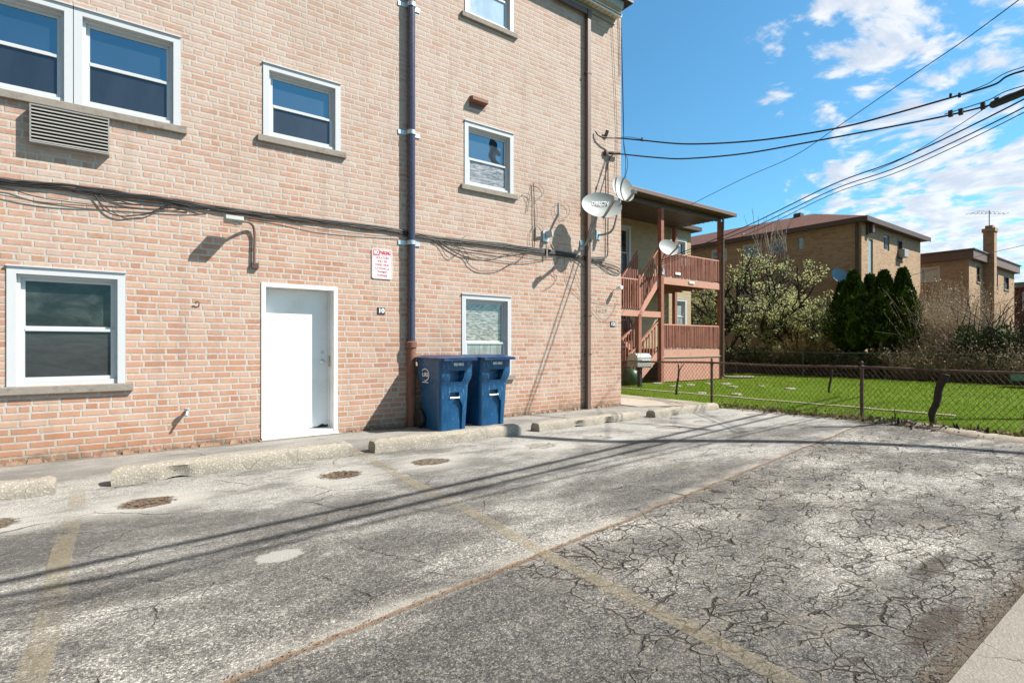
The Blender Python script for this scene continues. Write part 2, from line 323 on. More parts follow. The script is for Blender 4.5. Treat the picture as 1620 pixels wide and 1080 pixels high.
    hgt = t.m('SUBTRACT', hgt, t.m('MULTIPLY', cr, 2.2)); hgt = t.m('SUBTRACT', hgt, t.m('MULTIPLY', pitm, 1.5)); hgt = t.m('SUBTRACT', hgt, t.m('MULTIPLY', jd, .8))
    hgt = t.m('ADD', hgt, t.m('MULTIPLY', a2, .8))
    bump(t, b, hgt, .010, 1.)
    return m
M_ASPH = asphalt_mat()
def stripe_mat():
    m, t, b = newmat('worn yellow paint'); o = t.obj(); x, y, z = t.xyz(o); p = t.comb(x, y, 0.)
    f, _ = t.noise(p, 22, 6, .75); g, _ = t.noise(p, 1.7, 4, .6); h, _ = t.noise(p, 90, 3, .7)
    c = t.mix(f, (.27, .225, .145), (.40, .335, .22)); t.put(b.inputs['Base Color'], c); b.inputs['Roughness'].default_value = .85
    al = t.m('MULTIPLY', t.ss(t.m('ADD', t.m('MULTIPLY', g, .5), t.m('ADD', t.m('MULTIPLY', f, .4), t.m('MULTIPLY', h, .35))), .50, .70), t.m('MULTIPLY', t.ss(x, 2.4, 5.0, .36, .15), t.ss(y, 2.0, 2.9, .8, 1.)))
    ed = t.ss(t.m('ABSOLUTE', t.m('SUBTRACT', t.m('FLOORED_MODULO', t.m('ADD', x, t.m('MULTIPLY', t.m('SUBTRACT', f, .5), .03)), 1.), .5)), .0, 1., 1., 1.)
    tr = t.new('ShaderNodeBsdfTransparent'); mx = t.new('ShaderNodeMixShader'); t.put(mx.inputs[0], t.m('MULTIPLY', al, ed)); t.l.new(tr.outputs[0], mx.inputs[1]); t.l.new(b.outputs[0], mx.inputs[2])
    t.l.new(mx.outputs[0], t.n['Material Output'].inputs[0]); return m
M_STRIPE = stripe_mat()
def ground_mat(name, c1, c2, c3, sc):
    m, t, b = newmat(name); o = t.obj(); a, _ = t.noise(o, .5 * sc, 5, .6); f, _ = t.noise(o, 18 * sc, 5, .8); g, _ = t.noise(o, 3 * sc, 4, .7)
    c = t.mix(t.ss(f, .35, .65), c1, c2); c = t.mix(t.ss(g, .5, .75, 0., .7), c, c3); c = t.mix(t.ss(a, .35, .65, 0., .25), c, c3)
    t.put(b.inputs['Base Color'], c); b.inputs['Roughness'].default_value = .95; b.inputs['Specular IOR Level'].default_value = .1; bump(t, b, f, .03, 1.); return m
M_LAWN = ground_mat('lawn soil and turf', (.06, .10, .008), (.12, .20, .012), (.09, .13, .015), 1.)
M_SOIL = ground_mat('dark soil', (.035, .028, .018), (.07, .055, .035), (.04, .05, .02), 1.)
def leaf_mat(name, ca, cb, cc=None, sc=1.5, trans=.25):
    m, t, b = newmat(name); o = t.obj(); a, _ = t.noise(o, sc, 3, .6); f, _ = t.noise(o, sc * 14, 2, .6)
    c = t.mix(t.ss(f, .3, .7), ca, cb)
    if cc: c = t.mix(t.ss(a, .45, .65, 0., .8), c, cc)
    t.put(b.inputs['Base Color'], c); b.inputs['Roughness'].default_value = .7; b.inputs['Specular IOR Level'].default_value = .2
    tl = t.new('ShaderNodeBsdfTranslucent'); t.put(tl.inputs[0], c); mx = t.new('ShaderNodeMixShader'); mx.inputs[0].default_value = trans
    t.l.new(b.outputs[0], mx.inputs[1]); t.l.new(tl.outputs[0], mx.inputs[2]); t.l.new(mx.outputs[0], t.n['Material Output'].inputs[0]); return m
M_GRASS = leaf_mat('grass blades', (.13, .22, .006), (.24, .38, .016), (.21, .28, .02), .9)
M_PALE = leaf_mat('pale spring leaves', (.38, .39, .17), (.58, .57, .31), (.33, .39, .14), .8, .5)
M_THUJA = leaf_mat('dark conifer scales', (.012, .032, .008), (.045, .085, .014), (.12, .18, .025), 2.4, .12)
M_YEL = leaf_mat('yellow blossom', (.30, .22, .05), (.42, .34, .10), None, 2)
M_TAN = leaf_mat('dry tan stalks', (.26, .195, .12), (.52, .43, .31), (.32, .24, .16), 1.2, .15)
M_JUNI = leaf_mat('juniper needles', (.03, .06, .02), (.06, .10, .035), None, 2, .1)
M_HEDGE = leaf_mat('brown green brush', (.08, .075, .035), (.15, .13, .07), (.08, .12, .03), 1.2, .2)
M_DRY = leaf_mat('dead leaves', (.09, .055, .035), (.24, .17, .11), (.07, .045, .03), 6, .1)
M_BARK = simple('grey brown bark', (.10, .08, .065), .9, var=.35, scale=14, bmp=.01)
M_BARKD = simple('dark bark', (.035, .027, .022), .9, var=.4, scale=14, bmp=.01)
M_BARKL = simple('pale bark', (.26, .21, .17), .9, var=.3, scale=14, bmp=.006)
M_SHING = ground_mat('brown roof shingles', (.12, .065, .055), (.17, .095, .08), (.14, .08, .07), .8)
M_DGREEN = simple('dark green plastic', (.012, .05, .02), .4, var=.2)
M_GRILL = simple('grill steel', (.42, .42, .40), .35, metal=.4, var=.15, scale=12)
M_TEAL = simple('teal car paint', (.08, .22, .24), .25, var=.05, coat=.8)
M_CGLASS = simple('dark car glass', (.01, .014, .016), .08, var=.0)
M_REDBR = simple('dark red wall', (.16, .05, .03), .85, var=.2, scale=3)

# ------------------------------------------------------------------ mesh helpers
class MB:
    def __init__(s): s.v = []; s.f = []
    def add(s, vs, fs):
        n = len(s.v); s.v += [tuple(v) for v in vs]; s.f += [tuple(n + i for i in f) for f in fs]; return s
    def box(s, x0, x1, y0, y1, z0, z1):
        return s.add([(x0, y0, z0), (x1, y0, z0), (x1, y1, z0), (x0, y1, z0), (x0, y0, z1), (x1, y0, z1), (x1, y1, z1), (x0, y1, z1)],
                     [(0, 3, 2, 1), (4, 5, 6, 7), (0, 1, 5, 4), (1, 2, 6, 5), (2, 3, 7, 6), (3, 0, 4, 7)])
    def prism(s, poly, ext):
        n = len(poly); e = Vector(ext); a = [Vector(p) for p in poly]; b = [p + e for p in a]
        nrm = Vector((0, 0, 0))
        for i in range(n): nrm += a[i].cross(a[(i + 1) % n])
        if nrm.dot(e) > 0: a.reverse(); b.reverse()
        return s.add(a + b, [tuple(range(n)), tuple(range(2 * n - 1, n - 1, -1))] + [(i, n + i, n + (i + 1) % n, (i + 1) % n) for i in range(n)])
    def bar(s, a, b, w, h, up=(0, 0, 1)):
        a = Vector(a); b = Vector(b); d = (b - a).normalized(); u = Vector(up)
        if abs(d.dot(u)) > .98: u = Vector((0, 1, 0))
        r = d.cross(u).normalized(); u = r.cross(d).normalized(); r *= w / 2; u *= h / 2
        return s.prism([a - r - u, a + r - u, a + r + u, a - r + u], b - a)
    def tube(s, pts, r, n=8, caps=True):
        pts = [Vector(p) for p in pts]; m = len(pts); rs = r if isinstance(r, (list, tuple)) else [r] * m
        vs = []; fr = None
        for i in range(m):
            t = (pts[min(i + 1, m - 1)] - pts[max(i - 1, 0)])
            if t.length < 1e-9: t = Vector((0, 0, 1))
            t.normalize()
            if fr is None: fr = t.cross(Vector((0, 0, 1)) if abs(t.z) < .9 else Vector((1, 0, 0))).normalized()
            fr = (fr - t * fr.dot(t)); fr = fr.normalized() if fr.length > 1e-6 else t.orthogonal().normalized()
            bi = t.cross(fr)
            for k in range(n):
                a = 2 * math.pi * k / n; vs.append(pts[i] + (fr * math.cos(a) + bi * math.sin(a)) * rs[i])
        fs = [(i * n + k, i * n + (k + 1) % n, (i + 1) * n + (k + 1) % n, (i + 1) * n + k) for i in range(m - 1) for k in range(n)]
        if caps: fs += [tuple(range(n - 1, -1, -1)), tuple((m - 1) * n + k for k in range(n))]
        return s.add(vs, fs)
    def lathe(s, prof, c=(0, 0, 0), n=20, axis='z'):
        vs = []
        for (r, h) in prof:
            for k in range(n):
                a = 2 * math.pi * k / n; q = (r * math.cos(a), r * math.sin(a), h)
                if axis == 'y': q = (q[0], q[2], q[1])
                if axis == 'x': q = (q[2], q[0], q[1])
                vs.append((q[0] + c[0], q[1] + c[1], q[2] + c[2]))
        m = len(prof); fs = [(i * n + k, i * n + (k + 1) % n, (i + 1) * n + (k + 1) % n, (i + 1) * n + k) for i in range(m - 1) for k in range(n)]
        fs += [tuple(range(n - 1, -1, -1)), tuple((m - 1) * n + k for k in range(n))]
        return s.add(vs, fs)
    def leaf(s, p, size, up=None, asp=1.6):
        a = R.uniform(0, 6.283); cz = R.uniform(-1, 1); q = math.sqrt(1 - cz * cz); d = Vector((q * math.cos(a), q * math.sin(a), cz))
        if up is not None: d = (d + Vector(up)).normalized()
        e = d.orthogonal().normalized(); a = R.uniform(0, 6.283); e = (e * math.cos(a) + d.cross(e) * math.sin(a))
        d = d * size * asp; e = e * size * .5; p = Vector(p)
        return s.add([p, p + d * .5 + e, p + d, p + d * .5 - e], [(0, 1, 2, 3)])
    def build(s, name, mat, parent=None, base=None, smooth=False, bevel=0., tag=None):
        off = Vector(base) if base is not None else (Vector(parent['_w']) if parent is not None else Vector((0, 0, 0)))
        me = bpy.data.meshes.new(name); me.from_pydata([tuple(Vector(v) - off) for v in s.v], [], s.f); me.materials.append(mat)
        bm = bmesh.new(); bm.from_mesh(me); bmesh.ops.recalc_face_normals(bm, faces=bm.faces)
        if bevel: bmesh.ops.bevel(bm, geom=bm.edges[:], offset=bevel, segments=2, affect='EDGES', profile=.5)
        bm.to_mesh(me); bm.free()
        if smooth:
            me.shade_smooth()
            if smooth != 'all': me.set_sharp_from_angle(angle=math.radians(40))
        o = bpy.data.objects.new(name, me); COL.objects.link(o)
        if parent is not None: o.parent = parent; o['_w'] = parent['_w']
        else: o.location = off; o['_w'] = list(off)
        return o
def tag(o, label, cat, group=None):
    o['label'] = label; o['category'] = cat
    if group: o['group'] = group
    return o
def thing(name, loc, label, cat, group=None):
    o = bpy.data.objects.new(name, None); COL.objects.link(o); o.location = loc; o['_w'] = list(loc); o.empty_display_size = .1
    return tag(o, label, cat, group)
def struct(o): o['kind'] = 'structure'; return o
def stuff(o, label=None, cat=None):
    o['kind'] = 'stuff'
    if label: o['label'] = label; o['category'] = cat
    return o
def smooth_pts(pts, n=6):
    pts = [Vector(p) for p in pts]; out = []
    for i in range(len(pts) - 1):
        p0 = pts[max(i - 1, 0)]; p1 = pts[i]; p2 = pts[i + 1]; p3 = pts[min(i + 2, len(pts) - 1)]
        for k in range(n):
            t = k / n; out.append(.5 * ((2 * p1) + (p2 - p0) * t + (2 * p0 - 5 * p1 + 4 * p2 - p3) * t * t + (3 * p1 - p0 - 3 * p2 + p3) * t ** 3))
    out.append(pts[-1]); return out
def text(txt, size, mat, name, parent, loc, rot=(math.pi / 2, 0, 0), width=None, align='CENTER', bold=.0, relw=True):
    cu = bpy.data.curves.new('txt', 'FONT'); cu.body = txt; cu.size = size; cu.extrude = .0012; cu.offset = bold; cu.align_x = align; cu.align_y = 'CENTER'
    o = bpy.data.objects.new('txt', cu); COL.objects.link(o); bpy.context.view_layer.update()
    me = bpy.data.meshes.new_from_object(o.evaluated_get(bpy.context.evaluated_depsgraph_get())); bpy.data.objects.remove(o)
    xs = [v.co.x for v in me.vertices]; w = max(xs) - min(xs)
    if width: k = width / w; me.transform(Matrix.Scale(k, 4, (1, 0, 0)))
    me.transform(Matrix.Translation(Vector(loc)) @ (rot if isinstance(rot, Matrix) else Matrix.Rotation(rot[2], 4, 'Z') @ Matrix.Rotation(rot[0], 4, 'X')))
    if parent.parent is None and parent['_w'] != [0, 0, 0] and relw: me.transform(Matrix.Translation(-Vector(parent['_w'])))
    me.materials.clear(); me.materials.append(mat); r = bpy.data.objects.new(name, me); COL.objects.link(r)
    r.parent = parent; r['_w'] = parent['_w']; return r
def copy_tree(o, parent=None):
    c = o.copy(); COL.objects.link(c)
    if parent is not None: c.parent = parent
    for ch in list(o.children): copy_tree(ch, c)
    return c

def wall_grid(mb, axis, pos, a0, a1, z0, z1, holes, rev):
    """wall face on plane (axis 'Y': y=pos, spans x; 'X': x=pos, spans y) with real openings and reveals of depth rev (signed, into the wall)"""
    P = (lambda a, d, z: (a, pos + d, z)) if axis == 'Y' else (lambda a, d, z: (pos + d, a, z))
    xs = sorted({a0, a1} | {h[0] for h in holes} | {h[1] for h in holes}); zs = sorted({z0, z1} | {h[2] for h in holes} | {h[3] for h in holes})
    for i in range(len(xs) - 1):
        for j in range(len(zs) - 1):
            cx = (xs[i] + xs[i + 1]) / 2; cz = (zs[j] + zs[j + 1]) / 2
            if any(h[0] < cx < h[1] and h[2] < cz < h[3] for h in holes): continue
            mb.add([P(xs[i], 0, zs[j]), P(xs[i + 1], 0, zs[j]), P(xs[i + 1], 0, zs[j + 1]), P(xs[i], 0, zs[j + 1])], [(0, 1, 2, 3)])
    for (h0, h1, k0, k1) in holes:
        c = [(h0, k0), (h1, k0), (h1, k1), (h0, k1)]
        for i in range(4):
            p, q = c[i], c[(i + 1) % 4]; mb.add([P(p[0], 0, p[1]), P(q[0], 0, q[1]), P(q[0], rev, q[1]), P(p[0], rev, p[1])], [(0, 1, 2, 3)])
        mb.add([P(h0, rev, k0), P(h1, rev, k0), P(h1, rev, k1), P(h0, rev, k1)], [(0, 1, 2, 3)])

def window(parent, axis, pos, a0, a1, z0, z1, up, lo, split=.5, label=None, sill=True, cas=.06, fr=None, depth=1., sillw=.07, proud=.012, sgn=1, single=False, openlow=False):
    """sgn=+1: the wall's inside lies toward + of the axis"""
    fr = fr or M_WHITE
    def B(mb, u0, u1, d0, d1, k0, k1):
        d0, d1 = pos + sgn * d0, pos + sgn * d1
        if d0 > d1: d0, d1 = d1, d0
        return mb.box(u0, u1, d0, d1, k0, k1) if axis == 'Y' else mb.box(d0, d1, u0, u1, k0, k1)
    e = .002; m = MB(); c = cas
    # outer casing, stepped
    B(m, a0 + e, a0 + c, -proud, .10, z0, z1 - e); B(m, a1 - c, a1 - e, -proud, .10, z0, z1 - e); B(m, a0 + c, a1 - c, -proud, .10, z1 - c, z1 - e); B(m, a0 + c, a1 - c, -proud + .03, .10, z0, z0 + c * .7)
    B(m, a0 - .004, a1 + .004, -proud - .018, .0 + proud * .0 - .001, z1 - e, z1 + .014)
    c2 = c + .028
    B(m, a0 + c, a0 + c2, .045, .12, z0 + c * .7, z1 - c); B(m, a1 - c2, a1 - c, .045, .12, z0 + c * .7, z1 - c); B(m, a0 + c2, a1 - c2, .045, .12, z1 - c2, z1 - c)
    w = m.build('window', fr, parent, bevel=0)
    if label: w['label'] = label
    i0, i1, k0, k1 = a0 + c2, a1 - c2, z0 + c * .7, z1 - c2; km = k0 + (k1 - k0) * split; s = .034
    if single: km = k0
    m = MB(); B(m, i0, i0 + s, .085, .115, km, k1); B(m, i1 - s, i1, .085, .115, km, k1); B(m, i0 + s, i1 - s, .085, .115, k1 - s, k1); B(m, i0 + s, i1 - s, .085, .115, km, km + s)
    m.build('sash', fr, w)
    m = MB(); B(m, i0 + s, i1 - s, .100, .106, km + s, k1 - s); m.build('pane', up, w)
    if not single:
        m = MB(); q = .03; km2 = km + .012
        B(m, i0, i0 + s, .050, .082, k0, km2); B(m, i1 - s, i1, .050, .082, k0, km2); B(m, i0 + s, i1 - s, .050, .082, k0, k0 + s * 1.1); B(m, i0 + s, i1 - s, .046, .082, km2 - q, km2)
        m.build('sash', fr, w)
        m = MB(); B(m, i0 + s, i1 - s, .066, .072, k0 + s * 1.1, km2 - q); m.build('pane', lo, w)
    if sill:
        m = MB(); B(m, a0 - sillw, a1 + sillw, -.05, .04, z0 - .085, z0 - .002); m.build('sill', M_SILL, w, bevel=.006)
    return w
exec_order = True
# ================================================================== THE SETTING
g = MB(); g.box(-260, 300, -260, 300, -.6, -.03); struct(g.build('ground', M_SOIL))
g = MB()
edge = [(-16, .62)]
ex = [(9.0 + .12 * math.sin(y * 2.1) + .06 * math.sin(y * 5.3) + .9 * min(1, max(0, (y - 1.) / 2.0)), y) for y in [.62 + i * .25 for i in range(19)]]
edge += ex + [(9.95, 5.4), (9.6, 5.9), (8.9, 6.3), (8.75, 7.0), (8.55, 7.5), (-16, 7.5)]
g.prism([(x, y, -.12) for x, y in edge], (0, 0, .12)); lot = struct(g.build('asphalt_lot', M_ASPH))
g = MB(); g.box(-16, 14, -4.2, .615, -.12, .012)
alley = struct(g.build('alley_pavement', M_ALLEY))
# lawn beyond the fence
g = MB(); nx, ny = 40, 60
for i in range(nx + 1):
    for j in range(ny + 1):
        x = 8.9 + (22.6 - 8.9) * i / nx; y = -14 + 27.4 * j / ny
        g.v.append((x, y, -.012 + .012 * mnoise.noise(Vector((x * .5, y * .5, 0)))))
for i in range(nx):
    for j in range(ny): a = i * (ny + 1) + j; g.f.append((a, a + ny + 1, a + ny + 2, a + 1))
struct(g.build('lawn', M_LAWN))
g = MB(); g.prism([(8.4, 7.1, -.05), (9.95, 6.2, -.05), (10.12, 7.0, -.05), (10.12, 16, -.05), (8.4, 16, -.05)], (0, 0, .066)); struct(g.build('concrete_walkway', M_WALK))
g = MB()
for i in range(26):
    y0 = 2.9 + i * .33; xx = 11.82 + .02 * math.sin(i * 1.7)
    g.box(xx - .055, xx + .055, y0, y0 + .326, -.03, .012 + R.uniform(-.003, .003))
struct(g.build('garden_edging', M_WALK))
# rough concrete lip between the asphalt and the fence
g = MB(); vs = []; prof = [(-.16, -.02), (-.13, .012), (-.02, .045), (.12, .052), (.24, .03), (.27, -.03)]; n = 60
for i in range(n + 1):
    y = .62 + 3.3 * i / n; xx = 9.0 + .12 * math.sin(y * 2.1) + .06 * math.sin(y * 5.3) + .9 * min(1, max(0, (y - 1.) / 2.0)); f_ = min(1, (n - i) / 14)
    for (dx_, dz_) in prof: nz = mnoise.noise(Vector((dx_ * 9, y * 5, 1))); vs.append((xx + dx_ + nz * .06, y, dz_ * f_ + nz * .03 * f_ - (1 - f_) * .01))
k = len(prof); g.add(vs, [(i * k + j, (i + 1) * k + j, (i + 1) * k + j + 1, i * k + j + 1) for i in range(n) for j in range(k - 1)]); struct(g.build('concrete_kerb', M_BLOCK, smooth='all'))
# parking stripes
for (x0, x1, ya, yb) in ((-.22, -.24, .95, 5.9), (2.27, 1.98, .9, 6.25), (4.74, 4.50, .9, 5.7), (7.15, 6.95, 1.0, 5.6)):
    g = MB(); n = 24; wd = .052
    for k in range(n):
        a = k / n; b_ = (k + 1) / n
        fx = lambda q: x1 + (x0 - x1) * q + .01 * math.sin(q * 17)
        g.add([(fx(a) - wd, ya + (yb - ya) * a, .004), (fx(a) + wd, ya + (yb - ya) * a, .004), (fx(b_) + wd, ya + (yb - ya) * b_, .004), (fx(b_) - wd, ya + (yb - ya) * b_, .004)], [(0, 1, 2, 3)])
    struct(g.build('parking_line', M_STRIPE))

# ================================================================== MAIN BUILDING
WY = 7.5
main = thing('apartment_building', (0, 7.5, 0), 'tall tan brick apartment building with white windows along the parking lot', 'building')
def zx(px, py): p = onY(px, py); return p.x, p.z
def rect(pl, pr, yt, yb, side='l'):
    x0 = onY(pl, 500).x; x1 = onY(pr, 500).x; p = pl if side == 'l' else pr
    return [x0, x1, onY(p, yb).z, onY(p, yt).z]
W1 = rect(10, 199, 420, 612); W2 = rect(415.8, 538.7, 99, 214.5); W3 = rect(734.4, 812, 190.5, 292); W4 = rect(730.3, 808.3, 465, 600); W4[2] = .72
W5 = rect(735, 812, -95, 20.5)
wt1 = onY(286, 500).x; wt0 = onY(116.5, 500).x; zt = onY(286, 61).z; zb = onY(286, 201).z
W6 = [wt0 - (wt1 - wt0), wt1, zb, zt]
W7 = [W6[0] - (wt1 - wt0), W6[0], zb, zt]
DR = rect(413, 534, 446, 697); DR[2] = .0
EAVE = 7.80
TOP = [[w[0], w[1], w[2] + 2.75, w[3] + 2.75] for w in (W2,)]
holes = [W1, W2, W3, W4, W5, [W7[0], W6[1], zb, zt], DR]
XR = onY(982.5, 500).x
m = MB(); wall_grid(m, 'Y', 7.5, -9, XR, -.1, EAVE + .25, holes, .34)
for a, b in (((XR, 7.5), (XR, 13.5)), ((XR, 13.5), (-9, 13.5)), ((-9, 13.5), (-9, 7.5))):
    m.add([(a[0], a[1], -.1), (b[0], b[1], -.1), (b[0], b[1], EAVE + .25), (a[0], a[1], EAVE + .25)], [(0, 1, 2, 3)])
m.build('wall', M_BRICK, main)
# ragged mortar and brick chips along the foot of the wall
m = MB()
for k in range(150):
    x = R.uniform(-2.2, 8.3)
    if DR[0] - .1 < x < DR[1] + .1: continue
    s = R.uniform(.012, .05); z = R.uniform(0, .02)
    m.add([(x - s, 7.499, z - .02), (x + s, 7.499, z - .02), (x + s * R.uniform(.3, .9), 7.5 - R.uniform(.004, .02), z + s * .7), (x - s * R.uniform(.3, .9), 7.5 - R.uniform(.004, .02), z + s * .6), (x - s, 7.5 - s, -.01), (x + s, 7.5 - s * .8, -.01)], [(0, 1, 2, 3), (3, 2, 5, 4), (0, 3, 4), (1, 5, 2)])
stuff(m.build('rubble', simple('brick rubble', (.24, .15, .10), .95, var=.5, scale=9)), 'brick crumbs and dirt lying along the foot of the tan wall', 'rubble')
window(main, 'Y', 7.5, *W1, G_DARK, G_DARKS, .5, cas=.075)
window(main, 'Y', 7.5, *W2, G_SKY, G_SCREEN, .48, cas=.075)
window(main, 'Y', 7.5, *W3, G_SKY, G_PAINTREFL, .46, cas=.075)
window(main, 'Y', 7.5, *W4, G_PAINTREFL, G_CURT, .42, cas=.075)
window(main, 'Y', 7.5, *W5, G_BLIND, G_BLIND, .45, cas=.075)
window(main, 'Y', 7.5, wt0 + .0, wt1, zb, zt, G_SKY, G_SCREEN, .5, cas=.075, sill=False)
window(main, 'Y', 7.5, W6[0], wt0 - .003, zb, zt, G_SKY, G_SCREEN, .5, cas=.075, sill=False)
window(main, 'Y', 7.5, W7[0], W6[0] - .003, zb, zt, G_SKY, G_SCREEN, .5, cas=.075, sill=False)
m = MB(); m.box(W7[0] - .06, wt1 + .06, 7.45, 7.54, zb - .085, zb - .002); m.build('sill', M_SILL, main, bevel=.006)
m = MB(); m.box(W4[0] - .07, W4[1] + .07, 7.45, 7.54, W4[2] - .085, W4[2] - .004)
# door
x0, x1, z0, z1 = DR; r = .20
m = MB(); c = .055
m.box(x0 + .002, x0 + c, 7.488, 7.72, .02, z1 - .002); m.box(x1 - c, x1 - .002, 7.488, 7.72, .02, z1 - .002); m.box(x0 + c, x1 - c, 7.488, 7.72, z1 - c, z1 - .002)
m.box(x0 + c, x0 + c + .018, 7.66, 7.69, .02, z1 - c); m.box(x1 - c - .018, x1 - c, 7.66, 7.69, .02, z1 - c)
fr = m.build('door_frame', M_WPAINT, main)
m = MB(); m.box(x0 + c + .004, x1 - c - .004, 7.695, 7.735, .075, z1 - c - .004); dr = m.build('door', M_WPAINT, main)
m = MB(); kx = x1 - c - .10; m.lathe([(.034, 7.694), (.034, 7.685), (.012, 7.68), (.012, 7.66), (.027, 7.65), (.03, 7.63), (.02, 7.618), (.004, 7.615)], (kx, 0, 1.0), 18, 'y'); m.build('knob', M_GALV, dr, smooth='all')
m = MB(); m.box(x1 - c - .02, x1 - c + .0, 7.64, 7.659, .93, 1.08); m.build('strike_plate', simple('brass plate', (.45, .36, .2), .4, metal=.5), dr)
for zh in (.30, 1.05, 1.75): m = MB(); m.box(x0 + c + .0045, x0 + c + .02, 7.685, 7.6945, zh, zh + .10); m.build('hinge', M_GALV, dr)
m = MB(); m.lathe([(.024, 7.694), (.026, 7.686), (.012, 7.682)], (kx, 0, 1.13), 16, 'y'); m.build('deadbolt', M_GALV, dr)
m = MB(); m.prism([(x1 - c - .30, 7.6935, .078), (x1 - c - .006, 7.6935, .078), (x1 - c - .006, 7.6935, .115), (x1 - c - .05, 7.6935, .105), (x1 - c - .10, 7.6935, .125), (x1 - c - .17, 7.6935, .09)], (0, -.002, 0)); m.build('rotten_corner', M_BARKD, dr)
m = MB(); m.box(x0 + .0, x1 - .0, 7.44, 7.76, -.02, .035); m.box(x0 + c, x1 - c, 7.50, 7.70, .035, .07); m.build('threshold', M_WPAINT, main, bevel=.006)
m = MB(); m.box(x0 - .03, x1 + .06, 7.40, 7.4999, -.03, .012); m.build('door_step', M_SILL, main)
# eaves: frieze, soffit, fascia, gutter
XE = 8.18
m = MB(); m.box(-9, XE - .02, 7.455, 7.499, EAVE - .10, EAVE - .003); m.build('frieze_board', M_GREYD, main)
m = MB(); m.box(-9, XE - .0, 7.30, 7.4995, EAVE, EAVE + .02)
sf = m.build('soffit', M_SOFFIT, main)
m = MB()
k = -9
while k < XE - .1: m.box(k, k + .012, 7.335, 7.44, EAVE - .004, EAVE - .0005); k += .115
m.build('soffit_vent', M_GREYD, sf)
m = MB(); m.box(-9, XE + .005, 7.30, 7.33, EAVE - .02, EAVE + .20); m.box(XE - .005, XE + .02, 7.31, 7.52, EAVE + .021, EAVE + .2); m.build('fascia', M_SIGNW, main)
m = MB(); m.prism([(-9, 7.299, EAVE + .05), (-9, 7.20, EAVE + .07), (-9, 7.18, EAVE + .20), (-9, 7.299, EAVE + .20)], (XE + 8.93, 0, 0)); m.build('gutter', M_GREYM, main)
m = MB(); m.prism([(-9.1, 7.10, EAVE + .20), (-9.1, 7.10, EAVE + .25), (-9.1, 13.6, EAVE + .5), (-9.1, 13.6, EAVE + .20)], (XE + 9.22, 0, 0)); m.build('roof_edge', M_BLACK, main)

# ---- things fixed to the wall
ac = thing('air_conditioner_grille', (onY(110, 210, 7.4).x, 7.5, onY(46, 245, 7.4).z), 'grey louvred air conditioner grille under the wide window', 'vent grille')
ax0 = onY(46.5, 200, 7.40).x; ax1 = onY(173, 200, 7.40).x; az0 = onY(46.5, 223.5, 7.40).z; az1 = onY(46.5, 163, 7.40).z
m = MB(); m.box(ax0, ax0 + .012, 7.40, 7.499, az0, az1); m.box(ax1 - .012, ax1, 7.40, 7.499, az0, az1); m.box(ax0 + .012, ax1 - .012, 7.40, 7.499, az1 - .012, az1); m.box(ax0 + .012, ax1 - .012, 7.40, 7.499, az0, az0 + .012); m.build('housing', M_GREYD, ac)
m = MB(); m.box(ax0 + .012, ax1 - .012, 7.47, 7.49, az0 + .012, az1 - .012); m.build('backing', M_BLACK, ac)
for k in range(10):
    z = az0 + .03 + (az1 - az0 - .045) * k / 9.6
    m = MB(); m.prism([(ax0 + .013, 7.398, z), (ax0 + .013, 7.398, z - .013), (ax0 + .013, 7.43, z - .004), (ax0 + .013, 7.43, z + .004)], (ax1 - ax0 - .026, 0, 0)); m.build('louvre', simple('grey beige louvre', (.40, .375, .33), .6), ac)

# purple downpipe
px_ = onY(651, 300, 7.43); pz = onY(651, 541, 7.43).z
dp = thing('downpipe', (px_.x, 7.43, 0), 'shiny purple plastic downpipe set into a rusty iron pipe by the door', 'drain pipe')
m = MB(); m.tube([(px_.x, 7.43, pz - .02), (px_.x, 7.43, EAVE + .1)], .056, 20); m.build('pipe', M_PVC, dp, smooth=True)
m = MB()
for a in (-2.2, -1.75, -1.3): m.tube([(px_.x + .056 * math.cos(a), 7.43 + .056 * math.sin(a), onY(651, 473, 7.43).z), (px_.x + .056 * math.cos(a), 7.43 + .056 * math.sin(a), EAVE)], .004, 5)
m.build('ridge', M_PVC, dp)
zc = onY(651, 472, 7.43).z
m = MB(); m.lathe([(.058, zc - .03), (.063, zc - .03), (.063, zc + .0), (.058, zc)], (px_.x, 7.43, 0), 20); m.build('coupling', M_PVC, dp, smooth=True)
m = MB(); m.tube([(px_.x, 7.43, -.02), (px_.x, 7.43, pz)], .066, 20); m.lathe([(.066, pz - .09), (.082, pz - .08), (.084, pz), (.06, pz + .012)], (px_.x, 7.43, 0), 20); m.build('iron_pipe', M_RUST, dp, smooth=True)
for py in (5, 208, 383):
    z = onY(651, py, 7.38).z; m = MB()
    m.box(px_.x - .19, px_.x - .06, 7.485, 7.4985, z - .032, z + .032); m.box(px_.x + .06, px_.x + .17, 7.485, 7.4985, z - .032, z + .032)
    pr = [(px_.x - .062, 7.4985)] + [(px_.x - .062 * math.cos(a), 7.43 - .062 * math.sin(a)) for a in [math.pi * q / 12 for q in range(13)]] + [(px_.x + .062, 7.4985)]
    for q in range(len(pr) - 1): m.bar((pr[q][0], pr[q][1], z), (pr[q + 1][0], pr[q + 1][1], z), .006, .064)
    m.build('bracket', M_GALV, dp)
